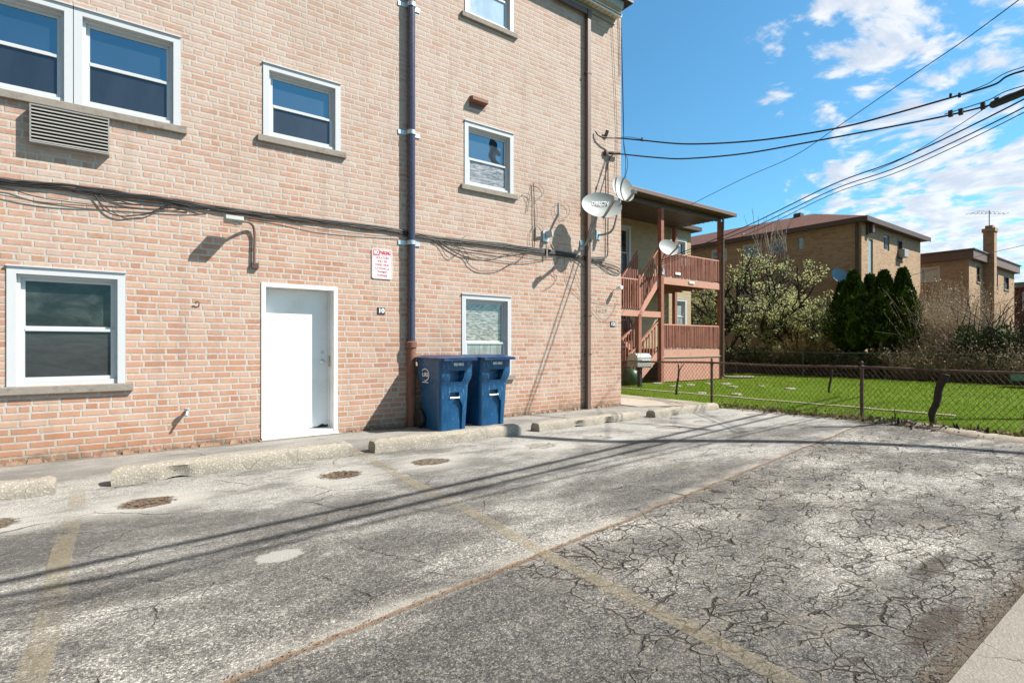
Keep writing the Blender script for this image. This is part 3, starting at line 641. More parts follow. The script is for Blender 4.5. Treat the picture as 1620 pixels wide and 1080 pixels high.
# brown downspout right
bx = onY(930, 300, 7.45).x
ds = thing('downspout', (bx, 7.45, 0), 'narrow brown square downspout near the right corner of the tan wall', 'drain pipe')
m = MB(); zt_ = EAVE - .33; m.box(bx - .045, bx + .045, 7.405, 7.48, .0, zt_ + .05); m.build('pipe', M_BROWNL, ds, bevel=.008)
m = MB(); m.box(bx - .05, bx + .055, 7.395, 7.485, zt_ + .05, EAVE - .11); m.build('outlet', M_BROWN, ds, bevel=.008)
m = MB(); m.box(-9, bx - .051, 7.41, 7.454, EAVE - .21, EAVE - .11); m.build('conductor', M_BROWN, ds)
for py in (120, 330, 500, 560):
    z = onY(930, py).z; m = MB(); m.box(bx - .06, bx + .06, 7.401, 7.4985, z - .012, z + .012); m.build('strap', M_BROWN, ds)
# vent hood
p = onY(760, 158, 7.42)
vh = thing('vent_hood', (p.x, 7.5, p.z), 'small rusty brown metal vent hood above a window', 'vent hood')
m = MB(); m.prism([(p.x - .16, 7.499, p.z + .05), (p.x - .16, 7.40, p.z + .02), (p.x - .16, 7.39, p.z - .04), (p.x - .16, 7.499, p.z - .06)], (.30, 0, 0)); m.build('hood', M_RUST, vh)
m = MB(); m.box(p.x - .17, p.x + .15, 7.494, 7.4995, p.z - .13, p.z - .06); m.build('flange', M_BROWNL, vh)
# floodlight on conduit
fl = thing('floodlight', tuple(onY(402, 420)), 'grey floodlight on a curved brown conduit above the white door', 'lamp')
a0 = onY(402.5, 418, 7.465); a1 = onY(403, 372, 7.465)
pts = smooth_pts([a0, (a0.x, 7.465, (a0.z + a1.z) / 2), a1, onY(400.5, 358, 7.45), onY(394, 352, 7.41), onY(385, 350.5, 7.36), onY(377, 350, 7.32)], 5)
m = MB(); m.tube(pts, .016, 10); m.build('conduit', M_BROWNL, fl, smooth=True)
q = onY(369, 347, 7.27)
m = MB(); m.prism([(q.x - .095, q.y - .09, q.z - .02), (q.x - .095, q.y + .09, q.z - .045), (q.x - .095, q.y + .10, q.z + .025), (q.x - .095, q.y - .07, q.z + .035)], (.20, 0, 0)); m.build('lamp_head', M_GREYM, fl, bevel=.008)
m = MB(); m.tube([(q.x + .03, q.y, q.z - .03), (q.x + .03, q.y + .01, q.z - .07)], .022, 10); m.build('swivel', M_GALV, fl)
m = MB(); m.box(a0.x - .03, a0.x + .05, 7.455, 7.4985, a0.z - .05, a0.z + .02); m.build('junction_box', M_BROWN, fl)
# sign
s0 = onY(588.5, 392, 7.485); s1 = onY(620.5, 444, 7.485); sw = s1.x - s0.x; szt = s0.z; szb = onY(588.5, 440, 7.485).z
sg = thing('parking_sign', ((s0.x + s1.x) / 2, 7.49, (szt + szb) / 2), 'white no parking sign with red lettering beside the downpipe', 'sign')
m = MB(); cxs, czs = (s0.x + s1.x) / 2, (szt + szb) / 2; hw, hh, rr = sw / 2, (szt - szb) / 2, .03
def rrect(hw, hh, rr, y):
    out = []
    for (sx, sz, a) in ((1, 1, 0), (-1, 1, 90), (-1, -1, 180), (1, -1, 270)):
        for k in range(5):
            t = math.radians(a + 22.5 * k); out.append((cxs + sx * (hw - rr) + rr * math.cos(t), y, czs + sz * (hh - rr) + rr * math.sin(t)))
    return out
m.prism(rrect(hw, hh, rr, 7.494), (0, -.008, 0)); m.build('plate', M_SIGNW, sg)
o_ = rrect(hw * .93, hh * .955, rr * .8, 7.4852); i_ = rrect(hw * .89, hh * .93, rr * .7, 7.4852); n = len(o_)
m = MB(); m.add(o_ + i_, [(k, (k + 1) % n, n + (k + 1) % n, n + k) for k in range(n)]); zl = czs + hh * .55
m.box(cxs - hw * .89, cxs + hw * .89, 7.4848, 7.4856, zl - .003, zl + .003); m.build('border', M_RED, sg)
m = MB(); m.box(cxs - hw * .89, cxs - hw * .27, 7.4846, 7.4857, zl, czs + hh * .93); m.build('red_block', M_RED, sg)
zt2 = czs + hh * .74
text('NO', .085, M_SIGNW, 'lettering', sg, (cxs - hw * .58, 7.4835, zt2), width=hw * .5, bold=.004)
text('PARKING', .075, M_RED, 'lettering', sg, (cxs + hw * .30, 7.4835, zt2), width=hw * 1.08, bold=.0015)
for k, (tx, wd) in enumerate((('VIOLATORS', 1.3), ('WILL BE', .95), ('TOWED AWAY', 1.4), ('AT VEHICLE', 1.4), ("OWNER'S", 1.05), ('EXPENSE', 1.05))):
    text(tx, .048, M_RED, 'lettering', sg, (cxs, 7.4835, czs + hh * (.40 - .235 * k)), width=hw * wd, bold=-.0006)
def plate(px0, px1, py0, py1, txt, label):
    a = onY(px0, py0, 7.49); b = onY(px1, py1, 7.49); o = thing('house_number', ((a.x + b.x) / 2, 7.495, (a.z + b.z) / 2), label, 'number plate')
    m = MB(); m.box(a.x, b.x, 7.49, 7.4985, b.z, a.z); m.build('plate', M_DKPLATE, o); text(txt, .09, M_LETTER, 'digits', o, ((a.x + b.x) / 2, 7.4885, (a.z + b.z) / 2), width=(b.x - a.x) * .72, bold=.003)
plate(597.5, 609, 486, 497, '10', 'black plate reading 10 beside the white door')
plate(966, 973, 508, 517, '12', 'black plate reading 12 near the right corner of the tan wall')
p = onY(951, 492, 7.497)
m = thing('painted_number', tuple(p), 'faint worn number 1629 near the right corner of the tan wall', 'number'); text('1629', .11, simple('faded grey paint', (.24, .2, .17), .9), 'digits', m, tuple(p), width=.30)
# hose bib, hook, small camera, outlet pipe
p = onY(296, 650, 7.42); hb = thing('hose_tap', (p.x, 7.5, p.z), 'small steel hose tap low on the tan wall', 'tap')
m = MB(); m.tube([(p.x, 7.499, p.z), (p.x, 7.40, p.z)], .018, 10); m.tube([(p.x, 7.41, p.z), (p.x - .015, 7.37, p.z - .05)], .014, 10); m.build('spout', M_GALV, hb, smooth=True)
m = MB(); m.lathe([(.006, p.z + .02), (.032, p.z + .022), (.032, p.z + .034), (.004, p.z + .036)], (p.x, 7.41, 0), 12); m.build('handle', M_GALV, hb)
p = onY(313, 480, 7.48); hk = MB(); hk.tube(smooth_pts([(p.x + .01, 7.499, p.z - .035), (p.x + .012, 7.47, p.z), (p.x, 7.465, p.z + .022), (p.x - .022, 7.468, p.z + .014), (p.x - .02, 7.475, p.z - .006)], 5), .006, 6)
tag(hk.build('wall_hook', M_BROWN, base=(p.x, 7.5, p.z)), 'tiny curled iron hook stuck in the brick left of the white door', 'hook')
p = onY(979.5, 455, 7.38); cm = thing('security_camera', (p.x, 7.5, p.z), 'small white security camera by the corner of the tan wall', 'camera')
m = MB(); m.lathe([(.005, 7.30), (.04, 7.31), (.045, 7.34), (.04, 7.42), (.01, 7.43)], (p.x, 0, p.z), 14, 'y'); m.build('camera_body', M_SIGNW, cm, smooth=True)
m = MB(); m.tube([(p.x - .005, 7.42, p.z - .02), (p.x - .03, 7.499, p.z - .03)], .012, 8); m.build('mount', M_SIGNW, cm)
# cables along the wall ---------------------------------------------------
def wp(px, py, off=.02): return onY(px, py, 7.5 - off)
MAIN = [(-60, 279), (0, 286), (60, 291), (114, 295.5), (179, 305), (265, 315.5), (330, 327.5), (400, 337), (473, 345.5), (550, 354), (625, 364), (658, 371), (692, 377), (776, 385), (839, 393.5), (902, 403), (931, 409), (956, 409.5)]
cb = thing('cable_bundle', tuple(wp(430, 340)), 'bundle of black cables strung along the tan wall with loose loops', 'cables')
def strand(pp, r=.006, off=.02, mat=None, jit=.0):
    pts = [wp(a, b, off + (R.uniform(0, .01))) for a, b in pp]
    for q in pts: q.z += R.uniform(-jit, jit)
    m = MB(); m.tube(smooth_pts(pts, 4), r, 6); m.build('cable', mat or M_BLACK, cb, smooth='all')
def dens(pp, n=3):
    out = []
    for i in range(len(pp) - 1):
        for k in range(n): t = k / n; out.append((pp[i][0] + (pp[i + 1][0] - pp[i][0]) * t, pp[i][1] + (pp[i + 1][1] - pp[i][1]) * t))
    return out + [pp[-1]]
for k in range(11):
    strand([(a, b + .8 * (k - 4) * (1.1 if a < 200 else .75)) for a, b in dens(MAIN)], R.choice((.006, .008, .010)), .018 + .004 * (k % 3), M_BLACK if k % 3 else M_CABLEG, .007)
strand([(-40, 300), (0, 308), (60, 319), (114, 324), (179, 328), (250, 333), (300, 335), (332, 332)], .006, .02, M_CABLEG)
strand([(-40, 288), (0, 296), (20, 300), (60, 312), (114, 320), (170, 326), (240, 331), (300, 326)], .005)
strand([(150, 308), (156, 318), (163, 330), (175, 338), (192, 342), (212, 341), (235, 338), (258, 327), (275, 321)], .007)
strand([(158, 307), (172, 322), (190, 334), (205, 341), (225, 339)], .003, .02, M_CABLEG)
strand([(114, 303), (160, 311), (200, 316), (240, 320), (280, 324), (320, 333)], .006)
strand([(180, 314), (205, 322), (240, 326), (270, 328), (300, 332)], .007)
strand([(340, 332), (390, 343), (440, 351), (500, 362), (560, 369), (600, 373), (655, 375)], .005, .02, M_CABLEG)
strand([(684, 380), (696, 387), (704, 402), (712, 408), (722, 402), (730, 395)], .004)
strand([(692, 378), (712, 393), (735, 408), (742, 418), (755, 427), (772, 429), (790, 427), (808, 417), (822, 411), (832, 400), (842, 395)], .0055)
strand([(692, 379), (725, 392), (760, 397), (800, 402), (835, 397)], .006)
strand([(694, 380), (720, 399), (745, 407), (775, 408), (810, 401), (850, 398)], .006, .02, M_CABLEG)
strand([(700, 382), (740, 402), (780, 411), (820, 415), (850, 412), (866, 408)], .0055)
strand([(720, 386), (760, 395), (800, 398), (840, 406), (870, 408), (900, 407)], .005, .02, M_CABLEG)
strand([(727, 385), (731, 377), (737, 374)], .004); strand([(727, 385), (733, 393), (741, 405), (740, 415)], .004); strand([(885, 405), (881, 415), (875, 424), (876, 433), (881, 438), (875, 450), (862, 457)], .004)
strand([(902, 404), (912, 412), (920, 418), (924, 424)], .006); strand([(901, 408), (912, 434), (918, 450), (929, 468), (944, 477), (960, 480), (978, 481)], .003, .02, M_CABLEG)
strand([(893, 410), (896, 440), (904, 456), (924, 476), (938, 489), (948, 502), (956, 506), (965, 500), (975, 482)], .003, .02, M_CABLEG)
strand([(931, 409), (945, 412), (965, 420), (978, 424), (983, 430), (976, 434), (962, 428), (945, 414)], .0055); strand([(931, 410), (950, 411), (970, 415), (982, 421), (979, 424), (962, 418), (946, 421), (936, 420)], .004, .02, M_CABLEG)
strand([(935, 411), (955, 420), (968, 430), (978, 433), (982, 430), (966, 424), (950, 416)], .005)
strand([(902, 403), (915, 406), (930, 411), (945, 409), (955, 407)], .012)
strand([(937, 411), (951, 410), (959, 407), (961.5, 400), (961.5, 380), (962, 340), (962, 300), (962, 262), (965, 250), (970, 245)], .011, .03)
strand([(845, 393), (846, 370), (845, 340), (845, 315), (844, 290)], .007)
strand([(844, 290), (852, 291), (859, 298), (860, 306), (853, 313), (844, 313), (836, 307), (829, 306), (822, 313)], .0035, .025); strand([(832, 309), (836, 322), (834, 334)], .003); strand([(834, 335), (838, 311), (843, 288)], .003); strand([(838, 388), (838, 370), (846, 356), (855, 355), (860, 365)], .003); strand([(847, 318), (850, 335), (849, 352)], .003)
strand([(885, 345), (878, 338), (877, 326), (882, 321), (890, 320), (898, 324), (901, 334), (897, 343), (888, 346)], .003, .03)
strand([(968, 28), (971, 90), (974, 150), (976, 200), (976, 240), (974, 285)], .004, .015, M_CABLEG); strand([(979, 28), (980.5, 70), (981, 120)], .006, .012)
# loose wires hanging off the corner
lw = thing('corner_wires', (8.4, 7.4, 4), 'thin loose wires dangling down past the building corner', 'wires')
for pp in ([(982, 20), (983.5, 60), (985, 120), (986.5, 190), (987, 235), (992, 250), (993, 262), (989, 282)], [(983, 60), (985, 150), (986.5, 219), (989, 240), (990, 262), (988, 283)]):
    m = MB(); m.tube(smooth_pts([atD(a, b, 11.12) for a, b in pp], 4), .006, 5); m.build('wire', M_BLACK, lw)

# ---- satellite dishes
def dish(name, c, nrm, w, h, foot, lnb, label, roll=0., txt=False, group=None, mat=None, bent=None):
    c = Vector(c); nrm = Vector(nrm).normalized(); foot = Vector(foot); lnb = Vector(lnb)
    T = thing(name, tuple(foot), label, 'satellite dish', group)
    right = Vector((0, 0, 1)).cross(nrm).normalized() ; up = nrm.cross(right).normalized()
    q = Matrix.Rotation(roll, 3, nrm); right = q @ right; up = q @ up; depth = .07 * w / .7
    m = MB(); NR, NA = 8, 40; vs = []; fs = []
    for side, off in ((0, 0.), (1, -.008)):
        for i in range(1, NR + 1):
            rr_ = i / NR
            for k in range(NA):
                a = 2 * math.pi * k / NA; vs.append(c + right * (w / 2 * rr_ * math.cos(a)) + up * (h / 2 * rr_ * math.sin(a)) + nrm * (depth * rr_ * rr_ + off))
        vs.append(c + nrm * off)
    blk = NR * NA + 1
    for s_ in (0, 1):
        b0 = s_ * blk
        for k in range(NA): fs.append((b0 + blk - 1, b0 + k, b0 + (k + 1) % NA))
        for i in range(NR - 1):
            for k in range(NA): fs.append((b0 + i * NA + k, b0 + (i + 1) * NA + k, b0 + (i + 1) * NA + (k + 1) % NA, b0 + i * NA + (k + 1) % NA))
    for k in range(NA): fs.append(((NR - 1) * NA + k, blk + (NR - 1) * NA + k, blk + (NR - 1) * NA + (k + 1) % NA, (NR - 1) * NA + (k + 1) % NA))
    m.add(vs, fs); m.build('reflector', mat or M_GREYM, T, smooth=True)
    back = c - nrm * .07
    m = MB(); m.box(foot.x - .06, foot.x + .06, foot.y - .012, foot.y, foot.z - .09, foot.z + .09); m.build('foot_plate', M_GALV, T)
    m = MB(); mid = bent if bent else (foot + Vector((0, -.14, .02)))
    m.tube(smooth_pts([foot, mid, back], 6), .022, 10); m.build('mast', M_GREYD, T, smooth=True)
    m = MB(); bot = c - up * (h * .45) + nrm * .02; m.bar(back, c - nrm * .01, .12, .12); m.build('clamp', M_GREYD, T)
    m = MB(); m.bar(bot, lnb, .03, .045); m.build('arm', M_GREYD, T)
    m = MB(); dv = (c - lnb).normalized(); m.bar(lnb - dv * .03, lnb + dv * .06, .075, .075); m.tube([lnb + dv * .06, lnb + dv * .10], .03, 10); m.build('receiver', M_GREYM, T, bevel=.006)
    if txt:
        M3 = Matrix((right, up, nrm)).transposed().to_4x4()
        base = c - foot + up * h * .12 + nrm * .027
        text('DIRECTV', .115, M_LETTER, 'lettering', T, tuple(base), rot=M3, width=w * .42, bold=.0, relw=False)
        m = MB(); cc_ = c + up * h * .12 - right * w * .27 + nrm * .024
        m.add([cc_ + right * (.033 * math.cos(2 * math.pi * k / 20)) + up * (.033 * math.sin(2 * math.pi * k / 20)) for k in range(20)], [tuple(range(20))]); m.build('emblem', M_LETTER, T)
    return T
c1 = onY(950, 328, 7.07)
dish('satellite_dish', c1, (-.38, -.87, .32), .80, .54, onY(921, 388, 7.495), atD(973, 315, 9.55), 'grey oval satellite dish with white lettering on the tan wall', roll=math.radians(3), txt=True, bent=onY(929, 382, 7.32))
c2 = onY(984.5, 301, 7.12)
dish('satellite_dish', c2, (-.30, -.9, .32), .46, .56, onY(946, 372, 7.495), atD(1004, 303, 10.1), 'small round grey satellite dish at the corner of the tan wall', roll=math.radians(12), bent=onY(970, 362, 7.25))
mp = thing('dish_mount', tuple(onY(866, 378)), 'bare grey dish mast without a dish on the tan wall', 'mast')
m = MB(); m.tube(smooth_pts([onY(868, 373, 7.48), onY(874, 357, 7.36), onY(882, 341, 7.24), onY(883.5, 337, 7.22), onY(883.5, 322, 7.22)], 5), .022, 10); m.build('mast', M_GREYM, mp, smooth=True)
m = MB(); a = onY(864, 372, 7.48); m.box(a.x - .08, a.x + .06, 7.47, 7.4985, a.z - .12, a.z + .08); m.bar((a.x, 7.47, a.z), (a.x + .05, 7.36, a.z + .02), .05, .12); m.build('foot_plate', M_GALV, mp)
m = MB(); a = onY(865, 388, 7.45); m.bar(a, a + Vector((0, 0, -.22)), .02, .02); m.bar(a + Vector((.1, 0, .02)), a + Vector((.12, -.03, -.05)), .05, .03); m.build('ground_clamp', M_GREYD, mp)

# ================================================================== LOT OBJECTS
def bumper(x0, x1, yf, hgt, seed, label, name='parking_bumper'):
    r_ = random.Random(seed); n = 46; vs = []; w = .20
    prof = [(-.0, 0.), (.002, .45), (.012, .78), (.034, .965), (.05, .99), (.10, 1.0), (.155, .98), (.185, .8), (.198, .45), (.2, 0.)]
    m = MB()
    for i in range(n + 1):
        t = i / n; x = x0 + (x1 - x0) * t; e = min(1, .72 + min(t, 1 - t) * n * .28)
        for j, (py, pz_) in enumerate(prof):
            nz = mnoise.noise(Vector((x * 6, py * 20 + seed, pz_ * 3))) * .011 + mnoise.noise(Vector((x * 25, py * 50 + seed, pz_ * 12))) * .006
            chip = max(0, mnoise.noise(Vector((x * 3.1 + seed * 5, 0, 1))) - .18) * .16 if pz_ < .5 and py < .1 else 0
            vs.append((x + nz, yf + py + nz + chip, max(-.01, pz_ * hgt * e ** .5 + nz * (1 if pz_ > 0 else 0)) + (chip * .35 if pz_ == 0 else 0)))
    k = len(prof); fs = [(i * k + j, (i + 1) * k + j, (i + 1) * k + j + 1, i * k + j + 1) for i in range(n) for j in range(k - 1)]
    fs += [tuple(range(k)), tuple(n * k + j for j in range(k - 1, -1, -1))]
    m.add(vs, fs); o = m.build(name, M_BLOCK, base=((x0 + x1) / 2, yf + .1, 0), smooth=True); return tag(o, label, 'parking block', 'concrete blocks along the lot')
def gx(px, py): return onZ(px, py).x
bumper(-2.6, gx(87, 783), 5.80, .135, 1, 'short visible end of a concrete block below the ground floor window')
bumper(gx(176, 768), gx(560, 722), 5.83, .15, 2, 'long concrete block in front of the white door')
bumper(gx(594, 717), gx(836, 690), 5.84, .145, 3, 'concrete block in front of the blue bins')
bumper(gx(853, 683), gx(1030, 665), 5.88, .13, 4, 'cracked concrete block below the brown downspout')
bumper(gx(1040, 661), 9.3, 5.86, .13, 5, 'dark ended concrete block nearest the fence')
# bins
def bin_(loc, rz, label, num, seed):
    T = thing('recycling_bin', (0, 0, 0), label, 'bin', 'blue bins by the wall')
    def sect(w, d, y0, z, r=.06, n=4):
        out = []; hw = w / 2
        for (sx, cyy, a) in ((1, y0 + d - r, 0), (-1, y0 + d - r, 90), (-1, y0 + r, 180), (1, y0 + r, 270)):
            for k in range(n + 1):
                t = math.radians(a + 90 * k / n); out.append((sx * (hw - r) + r * math.cos(t), cyy + r * math.sin(t), z))
        return out
    secs = [(.50, .50, .10, .0), (.50, .50, .10, .03), (.535, .55, .075, .4), (.55, .57, .065, .60), (.555, .585, .058, .66), (.60, .64, .02, .74), (.615, .67, .0, .80), (.62, .69, .0, 1.0), (.63, .70, -.005, 1.02)]
    m = MB(); rings = [sect(w, d, y0, z) for (w, d, y0, z) in secs]; n = len(rings[0]); vs = [p for r_ in rings for p in r_]
    fs = [(i * n + k, i * n + (k + 1) % n, (i + 1) * n + (k + 1) % n, (i + 1) * n + k) for i in range(len(rings) - 1) for k in range(n)]
    fs += [tuple(range(n - 1, -1, -1)), tuple((len(rings) - 1) * n + k for k in range(n))]
    m.add(vs, fs); body = m.build('body', M_BLUE, T, smooth=True)
    # real pockets cut in the front
    for cut in ([(-.115, .70), (.115, .70), (.15, .865), (-.13, .865)], [(-.085, .46), (.085, .46), (.085, .55), (-.085, .55)], [(-.02, .0), (.155, .0), (.155, .36), (.085, .465), (-.105, .465), (-.02, .40)]):
        cm_ = MB(); dd = .13 if cut[0][1] == .70 else .12; cm_.prism([(x, -.05, z) for x, z in cut], (0, .05 + dd, 0))
        co = cm_.build('cutter', M_NAVY); mo = body.modifiers.new('b', 'BOOLEAN'); mo.operation = 'DIFFERENCE'; mo.solver = 'EXACT'; mo.object = co
        bpy.context.view_layer.update(); me = bpy.data.meshes.new_from_object(body.evaluated_get(bpy.context.evaluated_depsgraph_get())); body.modifiers.clear(); body.data = me; bpy.data.objects.remove(co)
    me.set_sharp_from_angle(angle=math.radians(35))
    m = MB(); m.tube([(-.088, .065, .47), (.088, .065, .47)], .014, 12); m.build('catch_bar', M_GALV, T, smooth=True)
    m = MB(); lid = [sect(.67, .80, -.085, 1.018, .05), sect(.68, .81, -.09, 1.05, .05), sect(.62, .70, -.0, 1.06, .05), sect(.50, .52, .10, 1.085, .05)]
    m.add([p for r_ in lid for p in r_], [(i * n + k, i * n + (k + 1) % n, (i + 1) * n + (k + 1) % n, (i + 1) * n + k) for i in range(3) for k in range(n)] + [tuple(range(n - 1, -1, -1)), tuple(3 * n + k for k in range(n))])
    m.box(-.30, .30, -.12, -.08, 1.012, 1.036); lo_ = m.build('lid', M_LID, T, bevel=0, smooth=True)
    m = MB(); m.tube([(-.28, .77, 1.0), (.28, .77, 1.0)], .018, 10); m.bar((-.24, .66, .96), (-.24, .77, 1.0), .03, .04); m.bar((.24, .66, .96), (.24, .77, 1.0), .03, .04); m.build('handle', M_LID, T)
    for sx in (-1, 1):
        m = MB(); m.lathe([(.03, 0), (.125, .0), (.14, .015), (.14, .05), (.125, .065), (.03, .065)], (sx * .27 - (.065 if sx < 0 else 0), .60, .14), 24, 'x'); m.build('wheel', M_BLACK, T, smooth=True)
    text(num, .05, M_LETTER, 'lettering', T, (.03, -.004, .955), width=.18, bold=.003)
    RL = Matrix.Rotation(-math.pi / 2, 4, 'Z') @ Matrix.Rotation(math.pi / 2, 4, 'X')
    text('LRS', .075, M_LETTER, 'logo', T, (-.313, .40, .80), rot=RL, width=.17, bold=.002)
    m = MB()
    arc = [(-.318, .40 + .115 * math.cos(a), .80 + .085 * math.sin(a)) for a in [math.radians(40 + 10 * k) for k in range(25)]]
    for k in range(len(arc) - 1): m.bar(arc[k], arc[k + 1], .004, .012)
    m.box(-.316, -.311, .31, .49, .685, .695); m.build('logo_swirl', M_LETTER, T)
    T.location = loc; T.rotation_euler = (0, 0, rz); T.scale = (.93, 1, 1); return T
bin_((3.98, 6.66, 0), math.radians(2), 'blue recycling bin next to the rusty pipe with a white logo on its side', '8221-9212', 1)
bin_((4.72, 6.74, 0), math.radians(-1.5), 'blue recycling bin under the small ground floor window, right of its twin', '8221-0815', 2)

# debris in the tyre pits, joint and alley edge
def chips(m, x, y, z, s):
    a = R.uniform(0, 6.28); v = []
    for k in range(4): t = a + k * 1.57 + R.uniform(-.3, .3); q = s * R.uniform(.5, 1); v.append((x + q * math.cos(t), y + q * math.sin(t), z + R.uniform(0, s * .6)))
    m.add(v, [(0, 1, 2, 3)])
m = MB()
for (cx, cy, n) in ((.23, 5.07, 60), (1.74, 5.07, 110), (2.70, 5.05, 40), (4.2, 5.07, 16), (5.2, 5.2, 30), (-.74, 5.07, 30)):
    for k in range(n):
        a = R.uniform(0, 6.28); q = .17 * math.sqrt(R.random()); chips(m, cx + 1.2 * q * math.cos(a), cy + q * .8 * math.sin(a), .002, R.uniform(.006, .022))
for k in range(700):
    x = R.uniform(0, 9.5); chips(m, x, 2.16 + .138 * x + R.gauss(0, .018), .001, R.uniform(.003, .009))
for k in range(1100):
    x = R.uniform(1.5, 6.5); chips(m, x, .64 + abs(R.gauss(0, .07)), .004, R.uniform(.002, .009))
for k in range(260):
    x = R.uniform(0, 9.5); chips(m, x, R.uniform(.7, 5.7), .002, R.uniform(.003, .008))
stuff(m.build('leaf_litter', M_DRY), 'brown leaf crumbs and grit scattered on the asphalt', 'litter')
m = MB()
for k in range(420):
    chips(m, R.uniform(-1, 8), R.uniform(.7, 7.3), .002, R.uniform(.003, .008))
stuff(m.build('gravel', M_BLOCK), 'loose pale grit scattered on the asphalt', 'gravel')
p = onZ(1460, 860 + 130); m = MB(); m.box(p.x - .004, p.x + .012, p.y - .03, p.y + .035, .003, .010)

# ================================================================== NEAR FENCE
FX = 10.2; FH = .87
nf = thing('chain_link_fence', (FX, 3.76, 0), 'rusty chain link fence with rusty posts between the lot and the lawn', 'fence')
posts = [-2.3, .75, 3.76, 6.6, 9.6, 12.4]
for y in posts:
    m = MB(); m.tube([(FX, y, -.05), (FX, y, FH + .0)], .028, 12); m.lathe([(.034, FH - .05), (.036, FH + .01), (.02, FH + .025), (.018, FH + .045), (.026, FH + .06), (.018, FH + .085), (.004, FH + .095)], (FX, y, 0), 12); m.build('post', M_RUSTD, nf, smooth=True)
m = MB(); pts = []
y = -4.
while y <= 13.4: pts.append((FX + .01 * math.sin(y * 1.3), y, FH - .02 + .012 * math.sin(y * 2.1))); y += .3
m.tube(pts, .021, 10); m.build('top_rail', M_RUSTD, nf, smooth=True)
m = MB(); sp = .082; n = int(17.4 / sp)
for k in range(-12, n):
    for sgn in (1, -1):
        y0 = -4 + k * sp; a = (FX + .026 + .002 * sgn, y0 + (0 if sgn > 0 else FH * .8), .02); b = (FX + .026 + .002 * sgn, y0 + (FH * .8 if sgn > 0 else 0), FH + .015)
        if min(a[1], b[1]) < -4 or max(a[1], b[1]) > 13.4: continue
        j = R.uniform(-.006, .006); m.tube([a, (a[0] + R.uniform(-.006, .006), (a[1] + b[1]) / 2 + j, (a[2] + b[2]) / 2), b], .0026, 4, False)
m.build('wire_mesh', M_RUSTD, nf)
# stems grown through the fence
def stem(pp, rs, X, label, name='woody_stem', cat='stem', forks=()):
    pts = smooth_pts([onX(a, b, X) for a, b in pp], 4); n = len(pts); rr_ = [rs[0] + (rs[1] - rs[0]) * i / (n - 1) + R.uniform(-.1, .1) * rs[0] for i in range(n)]
    m = MB(); m.tube(pts, rr_, 8)
    for f in forks:
        q = smooth_pts([onX(a, b, X) for a, b in f[0]], 4); m.tube(q, [f[1] * (1 - .7 * i / len(q)) for i in range(len(q))], 6)
    base = (pts[0].x, pts[0].y, 0); return tag(m.build(name, M_BARKD, base=base, smooth='all'), label, cat)
stem([(1478, 674), (1474, 655), (1482, 636), (1486, 612), (1493, 600), (1496, 592)], (.045, .06), FX + .04, 'thick twisted dark stem grown up through the fence')
stem([(1070, 624), (1071, 610), (1073, 598), (1074, 586), (1073, 576)], (.028, .016), FX + .05, 'thin forked bare sapling behind the fence', forks=[([(1074, 588), (1078, 580), (1082, 575)], .014)])
stem([(1311, 621), (1312, 611), (1314, 602), (1315, 592), (1316, 584)], (.018, .024), FX + .03, 'short broken vine hanging on the fence top rail')
stem([(1416, 668), (1416, 655), (1415, 648)], (.012, .006), FX + .1, 'slim dry weed stalk at the foot of the fence', forks=[([(1416, 656), (1420, 652)], .005), ([(1416, 656), (1412, 650)], .005)])
def stump(px, py, label, n, seed):
    r_ = random.Random(seed); b = onZ(px, py); m = MB()
    for k in range(n):
        a = r_.uniform(0, 6.28); q = r_.uniform(.02, .13); h = r_.uniform(.04, .15)
        p0 = Vector((b.x + q * math.cos(a), b.y + q * math.sin(a), -.02)); p1 = p0 + Vector((r_.uniform(-.06, .06), r_.uniform(-.06, .06), h)); m.tube([p0, (p0 + p1) / 2 + Vector((r_.uniform(-.015, .015), 0, 0)), p1], [r_.uniform(.015, .03), r_.uniform(.012, .026), .006], 6)
    tag(m.build('tree_stump', M_BARKD, base=(b.x, b.y, 0), smooth='all'), label, 'stump')
stump(1520, 683, 'tall split stump at the foot of the fence', 5, 3); stump(1545, 686, 'low ragged stump clump right of the split stump', 14, 4); stump(1418, 670, 'small rotten stump beside the fence post', 7, 8)
m = MB()
for k in range(1500):
    y = R.uniform(-1.5, 6.2); x = (9.85 if y > 3 else 9.45 + .2 * y / 3) + R.gauss(0, .16); p = Vector((x, y, R.uniform(0.01, .05)))
    m.leaf(p, R.uniform(.02, .05), (0, 0, .0))
stuff(m.build('dead_leaves', M_DRY), 'dead brown leaves gathered along the foot of the fence', 'leaves')
m = MB()
for k in range(2200):
    y = R.uniform(-1.5, 5.6); x = 9.9 + R.gauss(0, .11); h = R.uniform(.05, .18) * (1.3 if mnoise.noise(Vector((0, y * 1.7, 3))) > .1 else .6)
    a = R.uniform(0, 6.28); l = Vector((math.cos(a), math.sin(a), 0)) * h * .5; w = Vector((-math.sin(a), math.cos(a), 0)) * .004; p = Vector((x, y, -.01))
    m.add([p - w, p + w, p + l * .4 + Vector((0, 0, h * .6)) + w * .6, p + l + Vector((0, 0, h)), p + l * .4 + Vector((0, 0, h * .6)) - w * .6], [(0, 1, 2, 3, 4)])
stuff(m.build('weeds', leaf_mat('dry weeds', (.16, .17, .06), (.30, .25, .13), (.07, .14, .02), 3)), 'straggly weeds along the foot of the fence', 'weeds')

